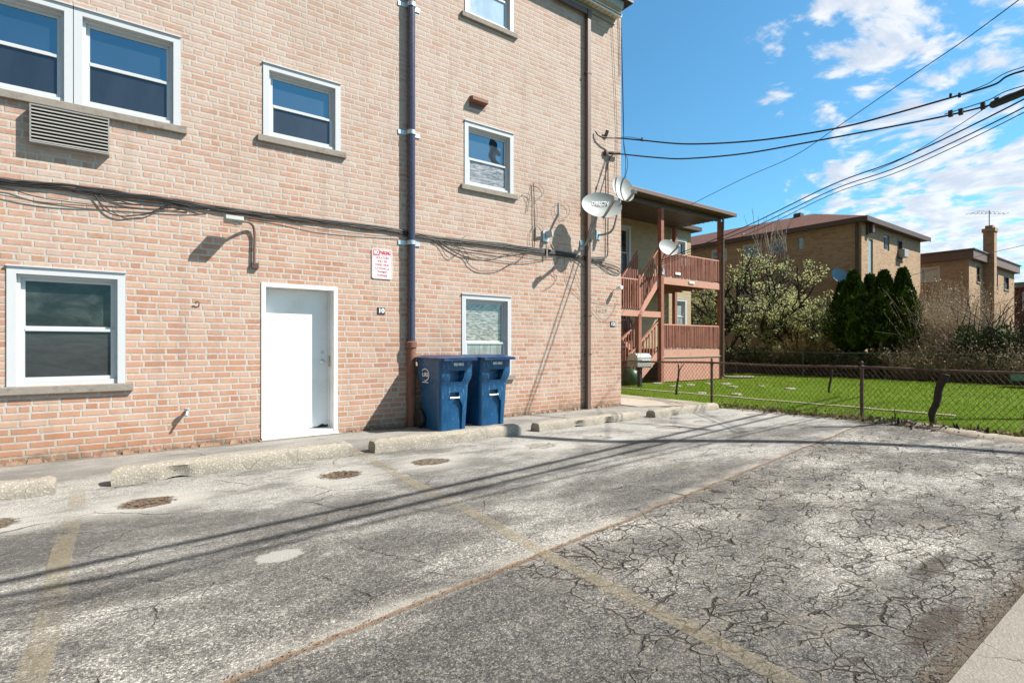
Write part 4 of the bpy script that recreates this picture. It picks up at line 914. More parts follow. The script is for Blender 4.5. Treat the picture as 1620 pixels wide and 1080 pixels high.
# grass
def blades(m, n, xr, yr, h0, h1, wd, cl=1.):
    for k in range(n):
        x = R.uniform(*xr); y = R.uniform(*yr)
        if abs(x - 11.82) < .07 and y > 2.9: continue
        if any((x - sx) ** 2 / sa + (y - sy) ** 2 / sb < 1 for sx, sy, sa, sb in STONES): continue
        q = .75 + .5 * mnoise.noise(Vector((x * 1.3, y * 1.3, 0))); h = R.uniform(h0, h1) * q; a = R.uniform(0, 6.28)
        w = Vector((math.cos(a), math.sin(a), 0)) * wd; l = Vector((R.gauss(0, 1), R.gauss(0, 1), 0)) * h * .35; p = Vector((x, y, -.015))
        m.add([p - w, p + w, p + l + Vector((0, 0, h))], [(0, 1, 2)])
STONES = []
stones = []
for (px, py, a_, b_) in ((1040, 606.5, .45, .16), (1068, 611, .5, .13), (1092, 609, .4, .12), (1120, 607, .3, .1), (1148, 607.5, .55, .12), (1160, 612, .3, .14), (1165, 624, .35, .14), (1250, 615, .45, .13), (1110, 622, .35, .1), (1205, 611, .25, .1)):
    p = onZ(px, py); STONES.append((p.x, p.y, (a_ * .55) ** 2, (b_ * .9) ** 2)); stones.append((p, a_, b_))
m = MB(); blades(m, 42000, (10.25, 14.2), (-3.5, 11), .03, .075, .004); blades(m, 30000, (14.2, 22.4), (-4, 12.9), .04, .085, .009); blades(m, 6000, (9.7, 10.4), (-2, 6.4), .03, .09, .005)
stuff(m.build('grass', M_GRASS), 'short bright green grass covering the yard behind the fence', 'grass')
ORDS = ('first', 'second', 'third', 'fourth', 'fifth', 'sixth', 'seventh', 'eighth', 'ninth', 'last')
for i, (p, a_, b_) in enumerate(sorted(stones, key=lambda q: q[0].x - .0 * q[0].y)):
    m = MB(); n = 9; poly = [(p.x + a_ * .5 * math.cos(2 * math.pi * k / n) * R.uniform(.8, 1.1), p.y + b_ * .9 * math.sin(2 * math.pi * k / n) * R.uniform(.8, 1.1), -.03) for k in range(n)]
    m.prism(poly, (0, 0, .055)); tag(m.build('stepping_stone', M_WALK, base=(p.x, p.y, 0)), 'pale stepping stone half sunk in the grass, ' + ORDS[i] + ' from the path', 'stone', 'stepping stones in the lawn')
# ================================================================== WING BUILDING + PORCH
wing = thing('brick_building', (17, 13.5, 0), 'low buff brick building with white windows behind the wooden porch', 'building')
WX1 = onY(1093, 500, 13.5).x
w_up = [onY(1069, 500, 13.5).x, onY(1086, 500, 13.5).x, onY(1075, 425, 13.5).z, onY(1069, 377, 13.5).z]
w_lo = [onY(1068, 500, 13.5).x, onY(1086, 500, 13.5).x, onY(1075, 522, 13.5).z, onY(1068, 472, 13.5).z]
w_dl = [onY(976, 500, 13.5).x, onY(998, 500, 13.5).x, 3.56, onY(998, 359, 13.5).z]
w_dl2 = [w_dl[0], w_dl[1], 1.12, 3.1]
m = MB(); wall_grid(m, 'Y', 13.5, XR, WX1, -.1, 5.95, [w_up, w_lo, w_dl, w_dl2], .3)
for a, b in (((WX1, 13.5), (WX1, 24)), ((WX1, 24), (XR, 24)), ((XR, 24), (XR, 13.5))): m.add([(a[0], a[1], -.1), (b[0], b[1], -.1), (b[0], b[1], 5.95), (a[0], a[1], 5.95)], [(0, 1, 2, 3)])
m.build('wall', M_BRICK2, wing)
window(wing, 'Y', 13.5, *w_up, G_SKY, G_CURT, .5, cas=.09, sill=False); window(wing, 'Y', 13.5, *w_lo, G_BLIND, G_CURT, .45, cas=.09, sill=False)
window(wing, 'Y', 13.5, *w_dl, G_DARK, G_DARKS, .55, cas=.10, sill=False); window(wing, 'Y', 13.5, *w_dl2, G_DARK, G_DARKS, .55, cas=.10, sill=False)
m = MB(); m.box(XR, WX1 + .35, 13.2, 24.3, 5.96, 6.12); m.build('roof', M_BROWN, wing)
m = MB(); m.tube([(WX1 - .35, 13.44, .0), (WX1 - .35, 13.44, .1)], .03, 8)

PY = 11.3
po = thing('wooden_porch', (14.5, PY, 0), 'two storey rust red wooden porch with stairs and railings', 'porch')
P1 = onY(1045.5, 500, PY).x; P2 = onY(1139, 500, PY).x; P0 = onY(1010, 500, PY).x; PW = 8.6; PB = 13.49
DK1, DK2, LAND = 1.12, 3.52, 2.36
m = MB(); zf, zr = 5.93, 5.96
m.prism([(PW, PY - .35, zf), (PW, PY - .35, zf + .10), (PW, PB, zr + .14), (PW, PB, zr)], (P2 + .35 - PW, 0, 0)); m.build('porch_roof', M_BROWN, po)
m = MB(); k = PY - .32
while k < PB: m.box(PW, P2 + .33, k, k + .012, zf - .012, zf - .001); k += .20
m.build('ceiling_boards', M_BROWNL, po)
m = MB(); m.box(PW, P2 + .40, PY - .44, PY - .352, zf + .0, zf + .13); m.build('gutter', M_BROWNL, po, bevel=.01)
m = MB(); m.box(P0 - 1.5, P2 + .05, PY - .02, PY + .05, zf - .16, zf - .014); m.build('roof_beam', M_BROWN, po)
def post(x, y, z0, z1, w=.145): m = MB(); m.box(x - w / 2, x + w / 2, y - w / 2, y + w / 2, z0, z1); m.build('post', M_WOOD, po, bevel=.006)
post(P1, PY, -.05, zf - .165); post(P2, PY, -.05, zf - .165); post(P0, PY, -.05, LAND - .14); post(P2, PB - .2, -.05, zf - .02); post(P1, PB - .2, -.05, zf - .02); post(10.6, PY, -.05, zf - .165); post(P0, PY, LAND + .02, LAND + 1.1, .11)
# decks
for (z, n_) in ((DK1, 0), (DK2, 1)):
    m = MB(); y = PY - .02
    while y < PB - .13: m.box(P1 + .075, P2 - .075, y + (.0), y + .128, z - .035, z); y += .135
    m.build('deck', M_WOODG, po)
    m = MB(); m.box(P1 + .075, P2 - .075, PY - .05, PY - .022, z - .26, z - .04); m.box(P1 - .05, P1 - .02, PY + .075, PB, z - .26, z - .04); m.build('rim_board', M_WOODL, po, bevel=.004)
    m = MB()
    for k in range(5): yy = PY + .1 + k * .48; m.box(P1 + .0, P2 - .08, yy, yy + .04, z - .24, z - .037)
    m.build('joist', M_WOOD, po)
def railing(a, b, h, n, name='railing', lip=True, mat=M_WOOD, zlo=.07):
    a = Vector(a); b = Vector(b); U = Vector((0, 0, 1)); m = MB(); d = (b - a)
    m.bar(a + U * h, b + U * h, .085, .038); m.bar(a + U * zlo, b + U * zlo, .04, .06); m.bar(a + U * (h - .055), b + U * (h - .055), .035, .06)
    r_ = m.build(name, M_WOODL, po)
    m = MB(); off = Vector((-d.y, d.x, 0)).normalized() * -.035
    for k in range(n):
        t = (k + .5) / n; p = a + d * t + off * (1 if off.y < 0 else -1) + Vector((R.uniform(-.008, .008), 0, 0)); z0_ = zlo - .05 + R.uniform(-.03, .01); w = .019 + R.uniform(-.002, .002)
        m.prism([(p.x - w, p.y - .014, p.z + z0_), (p.x + w, p.y - .014, p.z + z0_), (p.x + w + R.uniform(-.01, .01), p.y - .014, p.z + h - .02), (p.x - w + R.uniform(-.01, .01), p.y - .014, p.z + h - .02)], (0, .028, 0))
    m.build('baluster', mat, r_); r_.children[0]['label'] = 'row of rust red balusters'; return r_
railing((P1 + .08, PY, DK2), (P2 - .08, PY, DK2), .80, 40); railing((P1 + .08, PY, DK1), (P2 - .08, PY, DK1), .80, 40)
railing((P2, PY + .08, DK2), (P2, PB - .25, DK2), .80, 20); railing((P2, PY + .08, DK1), (P2, PB - .25, DK1), .80, 20)
# landing
LX0 = 11.9
m = MB(); m.box(LX0, P0 + .05, PY + .0, PB - .05, LAND - .035, LAND); m.build('landing', M_WOODG, po)
m = MB(); m.box(10.7, P1 - .075, PY - .06, PY - .022, LAND - .22, LAND - .036); m.build('landing_beam', M_WOODL, po, bevel=.004)
railing((LX0, PY, LAND), (P0 - .06, PY, LAND), .95, 14)
# stair flights
def flight(x0, z0, x1, z1, y0, y1, n, front=True, rail=True):
    for yy in (y0, y1 - .04): m = MB(); m.prism([(x0, yy, z0 - .30), (x0, yy, z0 + .0), (x1, yy, z1 - .02), (x1, yy, z1 - .32)], (0, .04, 0)); m.build('stair_stringer', M_WOODL, po)
    for k in range(n):
        t = (k + .5) / n; xx = x0 + (x1 - x0) * t; z = z0 + (z1 - z0) * (k + 1) / n - .02; w = abs(x1 - x0) / n
        m = MB(); m.box(xx - w * .62, xx + w * .55, y0 + .041, y1 - .041, z - .035, z); m.build('tread', M_WOOD, po)
    if rail:
        railing((x0, y0 + .02, z0), (x1, y0 + .02, z1), .92, 10); railing((x0, y1 - .02, z0), (x1, y1 - .02, z1), .92, 10, mat=M_WOOD)
flight(P0 + .06, LAND, P1 - .07, DK2, PY + .02, PY + .95, 6)
flight(P0 - .4, .0, P1 - .07, DK1, PY + .02, PY + .95, 6)
flight(P1 - .07, DK1, P0 + .0, LAND, PY + 1.15, PY + 2.0, 6, rail=True)
railing((LX0, PY + 1.0, LAND), (P0 - .06, PY + 1.0, LAND), .95, 12)
# skirt
m = MB(); x = P1 + .075
while x < P2 - .1: m.box(x, x + .078, PY - .048 + R.uniform(0, .004), PY - .02, .02, DK1 - .265); x += .084
m.box(P1 + .075, P2 - .075, PY - .02, PY - .005, .02, DK1 - .27); m.build('skirt_boards', M_WOODL, po)
m = MB(); m.box(P1 - .0, P2 + .0, PY - .075, PY - .0495, DK1 - .30, DK1 - .262); m.build('trim_board', M_WOODG, po)
m = MB(); x = P0 - .4
m.box(P2 - .02, P2 + .01, PY + .08, PB, .02, DK1 - .05); m.box(9, P1 - .1, PY + 1.05, PY + 1.08, .0, DK1 - .05); m.build('skirt_panel', M_WOOD, po)
m = MB(); dx = onY(1144, 500, PY - .12).x
m.tube([(dx, PY - .12, zf + .02), (dx, PY - .12, .16)], .038, 10); m.tube(smooth_pts([(dx, PY - .12, .18), (dx + .03, PY - .15, .09), (dx + .4, PY - .35, .06), (dx + 1.2, PY - .6, .045)], 5), .04, 10); m.build('drain_pipe', M_BROWNL, po, smooth=True)
for (px, py, z) in ((1073, 433, 0), (1095, 447, 0)):
    q = onY(px, py, PY - .07); m = MB(); m.box(q.x - .16, q.x + .12, q.y - .012, q.y + .012, q.z - .04, q.z + .04); m.build('address_plate', M_SIGNW, po)
# porch dish
c3 = onY(1056, 393, 10.95)
dish('satellite_dish', c3, (-.28, -.88, .35), .72, .58, onY(1049, 430, 11.22), atD(1074, 389, 17.0), 'grey satellite dish fixed to the porch post above the railing', bent=c3 + Vector((-.02, .22, -.42)))
# grill
gb = onZ(1012, 612); gr = thing('gas_grill', (gb.x, gb.y, 0), 'grey gas grill on a black pedestal beside the porch stairs', 'grill')
X, Y = gb.x, gb.y
m = MB(); m.prism([(X - .34, Y - .2, .72), (X - .34, Y + .2, .72), (X - .32, Y + .18, .92), (X - .32, Y + .06, 1.0), (X - .32, Y - .1, .99), (X - .32, Y - .2, .90)], (.62, 0, 0)); m.build('lid', M_GRILL, gr, bevel=.012)
m = MB(); m.box(X - .34, X + .30, Y - .21, Y + .2, .60, .715); m.build('firebox', M_GREYD, gr, bevel=.01)
m = MB(); m.tube([(X - .2, Y - .24, .80), (X + .2, Y - .24, .80)], .012, 8); m.bar((X - .18, Y - .24, .8), (X - .18, Y - .19, .8), .02, .02); m.bar((X + .18, Y - .24, .8), (X + .18, Y - .19, .8), .02, .02); m.build('handle', M_GALV, gr)
m = MB(); m.box(X - .05, X + .05, Y - .05, Y + .05, .0, .60); m.build('pedestal', M_BLACK, gr)
m = MB(); m.box(X + .30, X + .36, Y - .18, Y + .18, .57, .60); m.build('side_shelf', M_GRILL, gr)
gb = onZ(998, 608.5); m = MB(); m.lathe([(.17, 0), (.24, .03), (.27, .25), (.24, .42), (.12, .50), (.03, .52)], (gb.x, gb.y, 0), 18)
tag(m.build('rubbish_bag', M_DGREEN, base=(gb.x, gb.y, 0), smooth='all'), 'dark green bag on the ground beside the porch grill', 'bag')

# ================================================================== FAR FENCE + BUILDINGS
ff = thing('far_fence', (22.9, 6, 0), 'low grey green chain link fence along the far side of the lawn', 'fence')
m = MB(); m.tube([(22.9, -14, .93), (22.9, 20, .93)], .022, 8); m.build('top_rail', simple('grey green steel', (.10, .14, .12), .5), ff)
y = -13.
while y < 20: m = MB(); m.tube([(22.9, y, -.05), (22.9, y, .95)], .03, 8); m.build('post', MATS['grey green steel'], ff); y += 2.95
m = MB()
for k in range(0, 270):
    for s_ in (1, -1):
        y0 = -14 + k * .125; m.tube([(22.93, y0 + (0 if s_ > 0 else .85), .02), (22.93, y0 + (.85 if s_ > 0 else 0), .93)], .003, 3, False)
m.build('wire_mesh', MATS['grey green steel'], ff)

BX, BY0 = 27.9, onX(1363, 500, 27.9).y; BH = CAMH + (HOR - 349) / F_PX * (BX * sy_ + BY0 * cy_); BX1 = onY(1456, 500, BY0).x
bb = thing('brick_house', (BX, BY0, 0), 'large brown brick apartment house with a hipped shingle roof', 'building')
def xw(pl, pr, pt, pb, X=BX): y1 = onX(pl, 500, X).y; y0 = onX(pr, 500, X).y; pc = (pl + pr) / 2; return [y0, y1, onX(pc, pb, X).z, onX(pc, pt, X).z]
def yw(pl, pr, pt, pb, Y): pc = (pl + pr) / 2; return [onY(pl, 500, Y).x, onY(pr, 500, Y).x, onY(pc, pb, Y).z, onY(pc, pt, Y).z]
lf = [xw(1126, 1150, 395, 414), xw(1176, 1205, 386, 408), xw(1219, 1244, 378, 400), xw(1262, 1271, 376, 394), xw(1180, 1236, 470, 496)]
m = MB(); wall_grid(m, 'X', BX, BY0, 27, -.2, BH, lf, .25)
rf = [yw(1374, 1381, 378, 436, BY0), yw(1398, 1407, 372, 396, BY0), yw(1419.5, 1428, 379, 411, BY0)]
wall_grid(m, 'Y', BY0, BX, BX1, -.2, BH, rf, .25)
m.add([(BX1, BY0, -.2), (BX1, 27, -.2), (BX1, 27, BH), (BX1, BY0, BH)], [(0, 1, 2, 3)]); m.add([(BX, 27, -.2), (BX1, 27, -.2), (BX1, 27, BH), (BX, 27, BH)], [(0, 1, 2, 3)])
m.build('wall', M_BRICK3, bb)
XM = (BX + BX1) / 2; RH = BH + 1.65; e = .35; RZ = BY0 + 3.9
m = MB(); A = [(BX - e, BY0 - e, BH + .12), (BX1 + e, BY0 - e, BH + .12), (BX1 + e, 27 + e, BH + .12), (BX - e, 27 + e, BH + .12)]
m.add(A + [(XM, RZ, RH), (XM, 23, RH)], [(0, 1, 4), (1, 2, 5, 4), (2, 3, 5), (3, 0, 4, 5), (0, 3, 2, 1)]); m.build('roof', M_SHING, bb)
m = MB()
m.box(BX - e - .03, BX - e, BY0 - e - .03, 27 + e, BH - .10, BH + .13); m.box(BX - e, BX1 + e + .03, BY0 - e - .03, BY0 - e, BH - .10, BH + .13); m.box(BX - e, BX1 + e, BY0 - e, 27 + e, BH - .06, BH - .02); m.build('gutter', M_BROWN, bb)
m = MB(); m.box(BX - .09, BX - .003, BY0 + .12, BY0 + .24, 0, BH - .1); m.build('downspout', M_BROWN, bb)
for (px, py) in ((1154, 383), (1150, 381)): pass
for (yy, zz) in ((19.5, 7.35), (16.4, 7.5)): m = MB(); m.box(BX + .5, BX + .62, yy, yy + .12, 7.0, zz); m.build('vent_pipe', M_GALV, bb)
m = MB(); m.box(XM - .2, XM + .2, RZ + .6, RZ + 1.0, RH - .1, RH + .16); m.build('roof_vent', M_BROWN, bb)
for h, g1, g2, sg_ in ((lf[0], G_BLIND, G_CURT, 0), (lf[1], G_BLIND, G_CURT, 0), (lf[2], G_SKY, G_BLIND, 0), (lf[4], G_CURT, G_DARK, 0)): window(bb, 'X', BX, *h, G_SKY if h is not lf[4] else g1, g2 if h is lf[4] else G_SKY, .5, cas=.08, sgn=1, sill=False)
def gblock(h, axis, pos):
    m = MB(); m.box(*( (pos + .06, pos + .12, h[0], h[1]) if axis == 'X' else (h[0], h[1], pos + .06, pos + .12)), h[2], h[3]) ; w_ = m.build('glass_block_window', G_BLOCK, bb)
gblock(lf[3], 'X', BX); gblock(rf[0], 'Y', BY0); gblock(rf[1], 'Y', BY0)
h = rf[1]; m = MB(); cx_, cz_ = (h[0] + h[1]) / 2, (h[2] + h[3]) / 2; m.box(cx_ - .18, cx_ + .18, BY0 + .03, BY0 + .058, cz_ - .28, cz_ + .28); m.build('vent_pane', G_DARK, bb)
h = rf[2]; window(bb, 'Y', BY0, *h, G_SKY, G_DARK, .5, cas=.07, fr=M_BROWN, sillw=.03)
m = MB(); m.box(h[0] + .08, h[1] - .08, BY0 - .3, BY0 + .04, h[2] + .1, h[2] + .5); tag(m.build('air_conditioner', M_GREYM, base=(h[0], BY0, h[2]), bevel=.02), 'grey window air conditioner on the brown brick house', 'air conditioner')
q = onY(1377, 362, BY0 - .1); m = MB(); m.box(q.x - .13, q.x + .13, BY0 - .25, BY0 - .003, q.z - .2, q.z + .2); m.box(q.x - .25, q.x - .14, BY0 - .1, BY0 - .003, q.z - .3, q.z + .25); tag(m.build('wall_lamp', M_BROWN, base=(q.x, BY0, q.z), bevel=.02), 'dark box lamp high on the lit side of the brown brick house', 'lamp')
c4 = onX(1327, 437, 27.4); dish('satellite_dish', c4, (-.35, -.85, .35), .95, .75, (27.9, c4.y + .2, c4.z - .5), c4 + Vector((.1, -.6, .05)), 'distant blue grey satellite dish on the shaded side of the brown brick house', bent=c4 + Vector((.25, .15, -.45)), mat=simple('blue grey dish', (.16, .27, .36), .5))

CX0, CY0 = 37.7, onX(1533, 500, 37.7).y; CH = CAMH + (HOR - 394) / F_PX * (CX0 * sy_ + CY0 * cy_); CX1 = 47.9
cc = thing('flat_roofed_house', (CX0, CY0, 0), 'brown brick flat roofed house with a chimney in the distance', 'building')
lf = [xw(1456, 1487, 423, 446, CX0)]; rf = [yw(1545, 1550, 422, 446, CY0), yw(1588, 1596, 437, 458, CY0), yw(1576, 1578.5, 432, 454, CY0)]
m = MB(); wall_grid(m, 'X', CX0, CY0, 20, -.2, CH - .55, lf, .2); wall_grid(m, 'Y', CY0, CX0, CX1, -.2, CH - .55, rf, .2)
m.add([(CX1, CY0, -.2), (CX1, 20, -.2), (CX1, 20, CH - .55), (CX1, CY0, CH - .55)], [(0, 1, 2, 3)]); m.add([(CX0, 20, -.2), (CX1, 20, -.2), (CX1, 20, CH - .55), (CX0, 20, CH - .55)], [(0, 1, 2, 3)]); m.build('wall', M_BRICK3, cc)
m = MB(); m.box(CX0 - .25, CX1 + .25, CY0 - .25, 20.2, CH - .55, CH - .08); m.box(CX0 - .32, CX1 + .32, CY0 - .32, 20.3, CH - .08, CH); m.build('roof_fascia', M_BROWNL, cc, bevel=.02)
window(cc, 'X', CX0, *lf[0], G_CURT, G_CURT, .5, cas=.08, single=True, sill=False)
for h in rf: window(cc, 'Y', CY0, *h, G_DARK, G_DARK, .5, cas=.05, fr=M_BROWN, sillw=.04)
chx = onY(1555, 500, CY0).x; ch = MB(); CZ = 8.0; ch.box(chx, chx + .55, CY0 - .5, CY0 - .003, 0, CZ - .25); ch.box(chx - .05, chx + .60, CY0 - .55, CY0 + .05, CZ - .25, CZ - .05); ch.box(chx + .05, chx + .5, CY0 - .42, CY0 - .08, CZ - .05, CZ + .12); ch.build('chimney', M_BRICK3, cc)
q = Vector((chx + .15, CY0 - .25, CZ)); an = thing('antenna', tuple(q), 'thin rooftop television antenna on the distant chimney', 'antenna')
m = MB(); m.tube([q, q + Vector((0, 0, 1.0))], .025, 6); m.build('mast', M_GREYD, an)
m = MB(); b0 = q + Vector((-.9, .55, .85)); b1 = q + Vector((.9, -.55, .85)); m.tube([b0, b1], .018, 5)
for k in range(9): c_ = b0 + (b1 - b0) * k / 8; d_ = Vector((.5, .8, 0)).normalized() * (.45 - .035 * k); m.tube([c_ - d_, c_ + d_], .012, 4)
m.build('elements', M_GREYD, an)
dd_ = thing('distant_house', tuple(atD(1625, 480, 48)), 'distant dark red house with a pale flat roof at the right edge', 'building')
p0 = atD(1604, 500, 50); m = MB(); zt_ = atD(1610, 456, 50).z; m.box(p0.x, p0.x + 14, p0.y - 6, p0.y + .0, -.2, zt_); m.build('wall', M_REDBR, dd_)
m = MB(); m.box(p0.x - .3, p0.x + 14.3, p0.y - 6.3, p0.y + .3, zt_, zt_ + .5); m.build('roof', M_SILL, dd_)
mb = MB(); a = p0 ; mb.box(p0.x - .12, p0.x - .02, p0.y - 2.2, p0.y - .6, zt_ - 2.0, zt_ - .4); mb.build('window', M_WHITE, dd_); mb = MB(); mb.box(p0.x - .16, p0.x - .12, p0.y - 2.05, p0.y - .75, zt_ - 1.85, zt_ - .55); mb.build('pane', G_CURT, dd_.children[-1] if False else dd_)
# parked car sliver beyond the hedge line
q = onX(1668, 575, 21.4); ca = thing('parked_car', (21.6, q.y - 1.5, 0), 'teal car glimpsed at the right edge behind the fences', 'car')
cxx, cyy = 21.5, q.y - 1.05
prof = [(-.95, .25), (-.98, .5), (-.9, .62), (-.3, .68), (.0, .66)]
m = MB(); L = [(cyy + 1.9, .18), (cyy + 1.95, .42), (cyy + 1.2, .56), (cyy + .75, .60), (cyy + .15, .80), (cyy - 1.0, .82), (cyy - 1.7, .6), (cyy - 2.0, .5), (cyy - 2.0, .18)]
m.prism([(cxx - .45, y_, z_) for y_, z_ in L], (.9, 0, 0)); m.build('body', M_TEAL, ca, bevel=.03)
m = MB(); m.prism([(cxx - .456, cyy + .68, .60), (cxx - .456, cyy + .15, .765), (cxx - .456, cyy - .95, .78), (cxx - .456, cyy - 1.35, .62)], (.004, 0, 0)); m.build('side_window', M_CGLASS, ca)
for yy in (cyy + 1.3, cyy - 1.3): m = MB(); m.lathe([(.02, 0), (.17, 0), (.19, .02), (.19, .12), (.02, .12)], (cxx - .47, yy, .19), 18, 'x'); m.build('wheel', M_BLACK, ca)

# ================================================================== VEGETATION
def grow(m, p, d, L, r, lvl, tips, r_, spread=.7, up=.15, kids=3, wob=.12):
    n = 5; pts = [Vector(p)]; dd = Vector(d).normalized()
    for i in range(n):
        dd = (dd + Vector((r_.gauss(0, wob), r_.gauss(0, wob), r_.gauss(0, wob) + up * .2))).normalized(); pts.append(pts[-1] + dd * L / n)
    m.tube(pts, [r * (1 - .55 * i / n) for i in range(n + 1)], 7 if lvl > 1 else 4, False)
    if lvl <= 1: tips += [(pts[i], lvl) for i in range(1, n + 1)]
    if lvl == 0: return
    for k in range(kids):
        t = r_.uniform(.35, 1.); i = min(n - 1, int(t * n)); q = pts[i].lerp(pts[i + 1], t * n - i if t < 1 else 1)
        s_ = dd.orthogonal().normalized(); s_.rotate(Matrix.Rotation(r_.uniform(0, 6.28), 3, dd)); nd = (dd + s_ * spread * r_.uniform(.6, 1.3) + Vector((0, 0, up))).normalized()
        grow(m, q, nd, L * r_.uniform(.6, .8), r * .55, lvl - 1, tips, r_, spread, up, kids, wob)
def pale_tree(loc, seed, scale, label, n_leaf, trunks, mat=M_PALE, name='leafy_tree', bare=None, bark=M_BARKD):
    r_ = random.Random(seed); T = thing(name, loc, label, 'tree', 'trees beyond the far fence'); m = MB(); tips = []
    for k in range(trunks):
        a = 6.28 * k / trunks + r_.uniform(-.5, .5); grow(m, Vector(loc) + Vector((math.cos(a) * .15, math.sin(a) * .15, -.1)), (math.cos(a) * .35, math.sin(a) * .35, 1), 2.1 * scale, .13 * scale, 3, tips, r_, .85, .05, 4)
    m.build('trunk', bark, T, smooth='all'); m = MB()
    tips = [q for q in tips if mnoise.noise(q[0] * 1.25 + Vector((seed, 0, 0))) > -.10]
    for (p, l) in r_.sample(tips, min(len(tips), n_leaf)):
        for k in range(r_.randint(7, 13)): m.leaf(p + Vector((r_.gauss(0, .09), r_.gauss(0, .09), r_.gauss(0, .06))), r_.uniform(.03, .075), (0, 0, .3))
    m.build('crown', mat, T); return T
b = onX(1207, 590, 24.6); pale_tree((24.4, b.y, 0), 5, 1.42, 'pale green budding tree with dark trunk, tallest beyond the far fence', 2600, 3)
b = onX(1180, 590, 25.6); pale_tree((24.4, b.y + 1.0, 0), 11, 1.05, 'smaller pale green tree left of the tallest one, partly behind the porch', 1500, 3)
b = onX(1282, 590, 25.0); pale_tree((24.6, b.y, 0), 21, .85, 'low spreading pale green tree next to the dark conifers', 1500, 3)
# bare top twigs
T = thing('bare_tree', (25.6, onX(1218, 590, 25.6).y, 0), 'leafless grey tree rising among the pale green branches', 'tree', 'trees beyond the far fence'); m = MB(); tips = []; r_ = random.Random(4)
grow(m, Vector(T.location) + Vector((0, 0, -.1)), (0, 0, 1), 3.6, .10, 3, tips, r_, .5, .35, 4, .05); m.build('trunk', M_BARKL, T, smooth='all')

def conifer(px, ptop, X, w, seed, label, z0=1.0, n=9000, lean=0.):
    r_ = random.Random(seed); q = onX(px, ptop, X); H = q.z; T = thing('conifer', (X, q.y, 0), label, 'conifer', 'dark conifers beyond the far fence')
    m = MB()
    for k in range(3):
        a = r_.uniform(0, 6.28); m.tube(smooth_pts([(X + .1 * math.cos(a), q.y + .1 * math.sin(a), -.05), (X + .3 * math.cos(a), q.y + .35 * math.sin(a), z0), (X + .1 * math.cos(a), q.y + .1 * math.sin(a), z0 + 1.2)], 4), [.07, .06, .055, .05, .05, .045, .04, .03, .02], 7)
    m.build('trunk', M_BARKL, T, smooth='all'); m = MB()
    def rad(t, a): # t 0..1 height fraction
        base = w * (math.sin(min(1, t * 2.6 + .12) * math.pi / 2)) * (1 - max(0, t - .22) / .78) ** 1.0
        return base * (1 + .42 * mnoise.noise(Vector((math.cos(a) * 1.9 + seed, math.sin(a) * 1.9, t * H * 1.5))) + .2 * mnoise.noise(Vector((math.cos(a) * 5 + seed, math.sin(a) * 5, t * H * 4))))
    NA, NZ = 22, 18; vs = []
    for i in range(NZ + 1):
        t = i / NZ
        for k in range(NA): a = 2 * math.pi * k / NA; rr_ = rad(t, a) * .80; vs.append((X + rr_ * math.cos(a), q.y + rr_ * math.sin(a), z0 + (H - z0) * t * .97))
    m.add(vs, [(i * NA + k, i * NA + (k + 1) % NA, (i + 1) * NA + (k + 1) % NA, (i + 1) * NA + k) for i in range(NZ) for k in range(NA)] + [tuple(range(NA - 1, -1, -1))])
    for i in range(n):
        t = 1 - math.sqrt(1 - r_.random() * .999) if r_.random() < .0 else r_.random() ** 1.25; a = r_.uniform(0, 6.28); rr_ = rad(t, a) * r_.uniform(.80, 1.14) + .04
        p = Vector((X + rr_ * math.cos(a), q.y + rr_ * math.sin(a), z0 + (H - z0) * t)); s_ = r_.uniform(.05, .13)
        d = Vector((math.cos(a) * .55 + r_.gauss(0, .3), math.sin(a) * .55 + r_.gauss(0, .3), .85)).normalized(); e_ = d.cross(Vector((r_.gauss(0, 1), r_.gauss(0, 1), r_.gauss(0, .4)))).normalized() * s_ * .36
        m.add([p - e_ * .6, p + e_ * .6, p + d * s_ + e_, p + d * s_ * 1.6, p + d * s_ - e_], [(0, 1, 2, 3, 4)])
    m.build('crown', M_THUJA, T)
conifer(1350, 431, 24.0, .82, 1, 'wide dark conifer at the left of the evergreen row', .9)
conifer(1376, 438, 24.6, .72, 2, 'dark conifer second from the left in the evergreen row', 1.1, 7000)
conifer(1398, 432, 24.1, .80, 3, 'dark conifer with two tips in the middle of the evergreen row', 1.0)
conifer(1428, 428, 24.3, .66, 4, 'slender dark conifer standing at the right of the evergreen row', .8)
conifer(1333, 448, 24.4, .62, 5, 'short dark conifer at the far left end of the evergreen row', 1.2, 5000)
for i, (pa, pb) in enumerate((((1385, 600), (1389, 545)), ((1382, 598), (1380, 540)), ((1392, 600), (1408, 520)))): pass
q0 = onX(1386, 600, 23.5); m = MB(); m.tube([q0, onX(1391, 560, 23.6), onX(1398, 515, 23.8)], [.06, .05, .03], 7); tag(m.build('leaning_trunk', M_BARKL, base=(q0.x, q0.y, 0), smooth='all'), 'pale leaning bare trunk in front of the evergreen row', 'trunk')

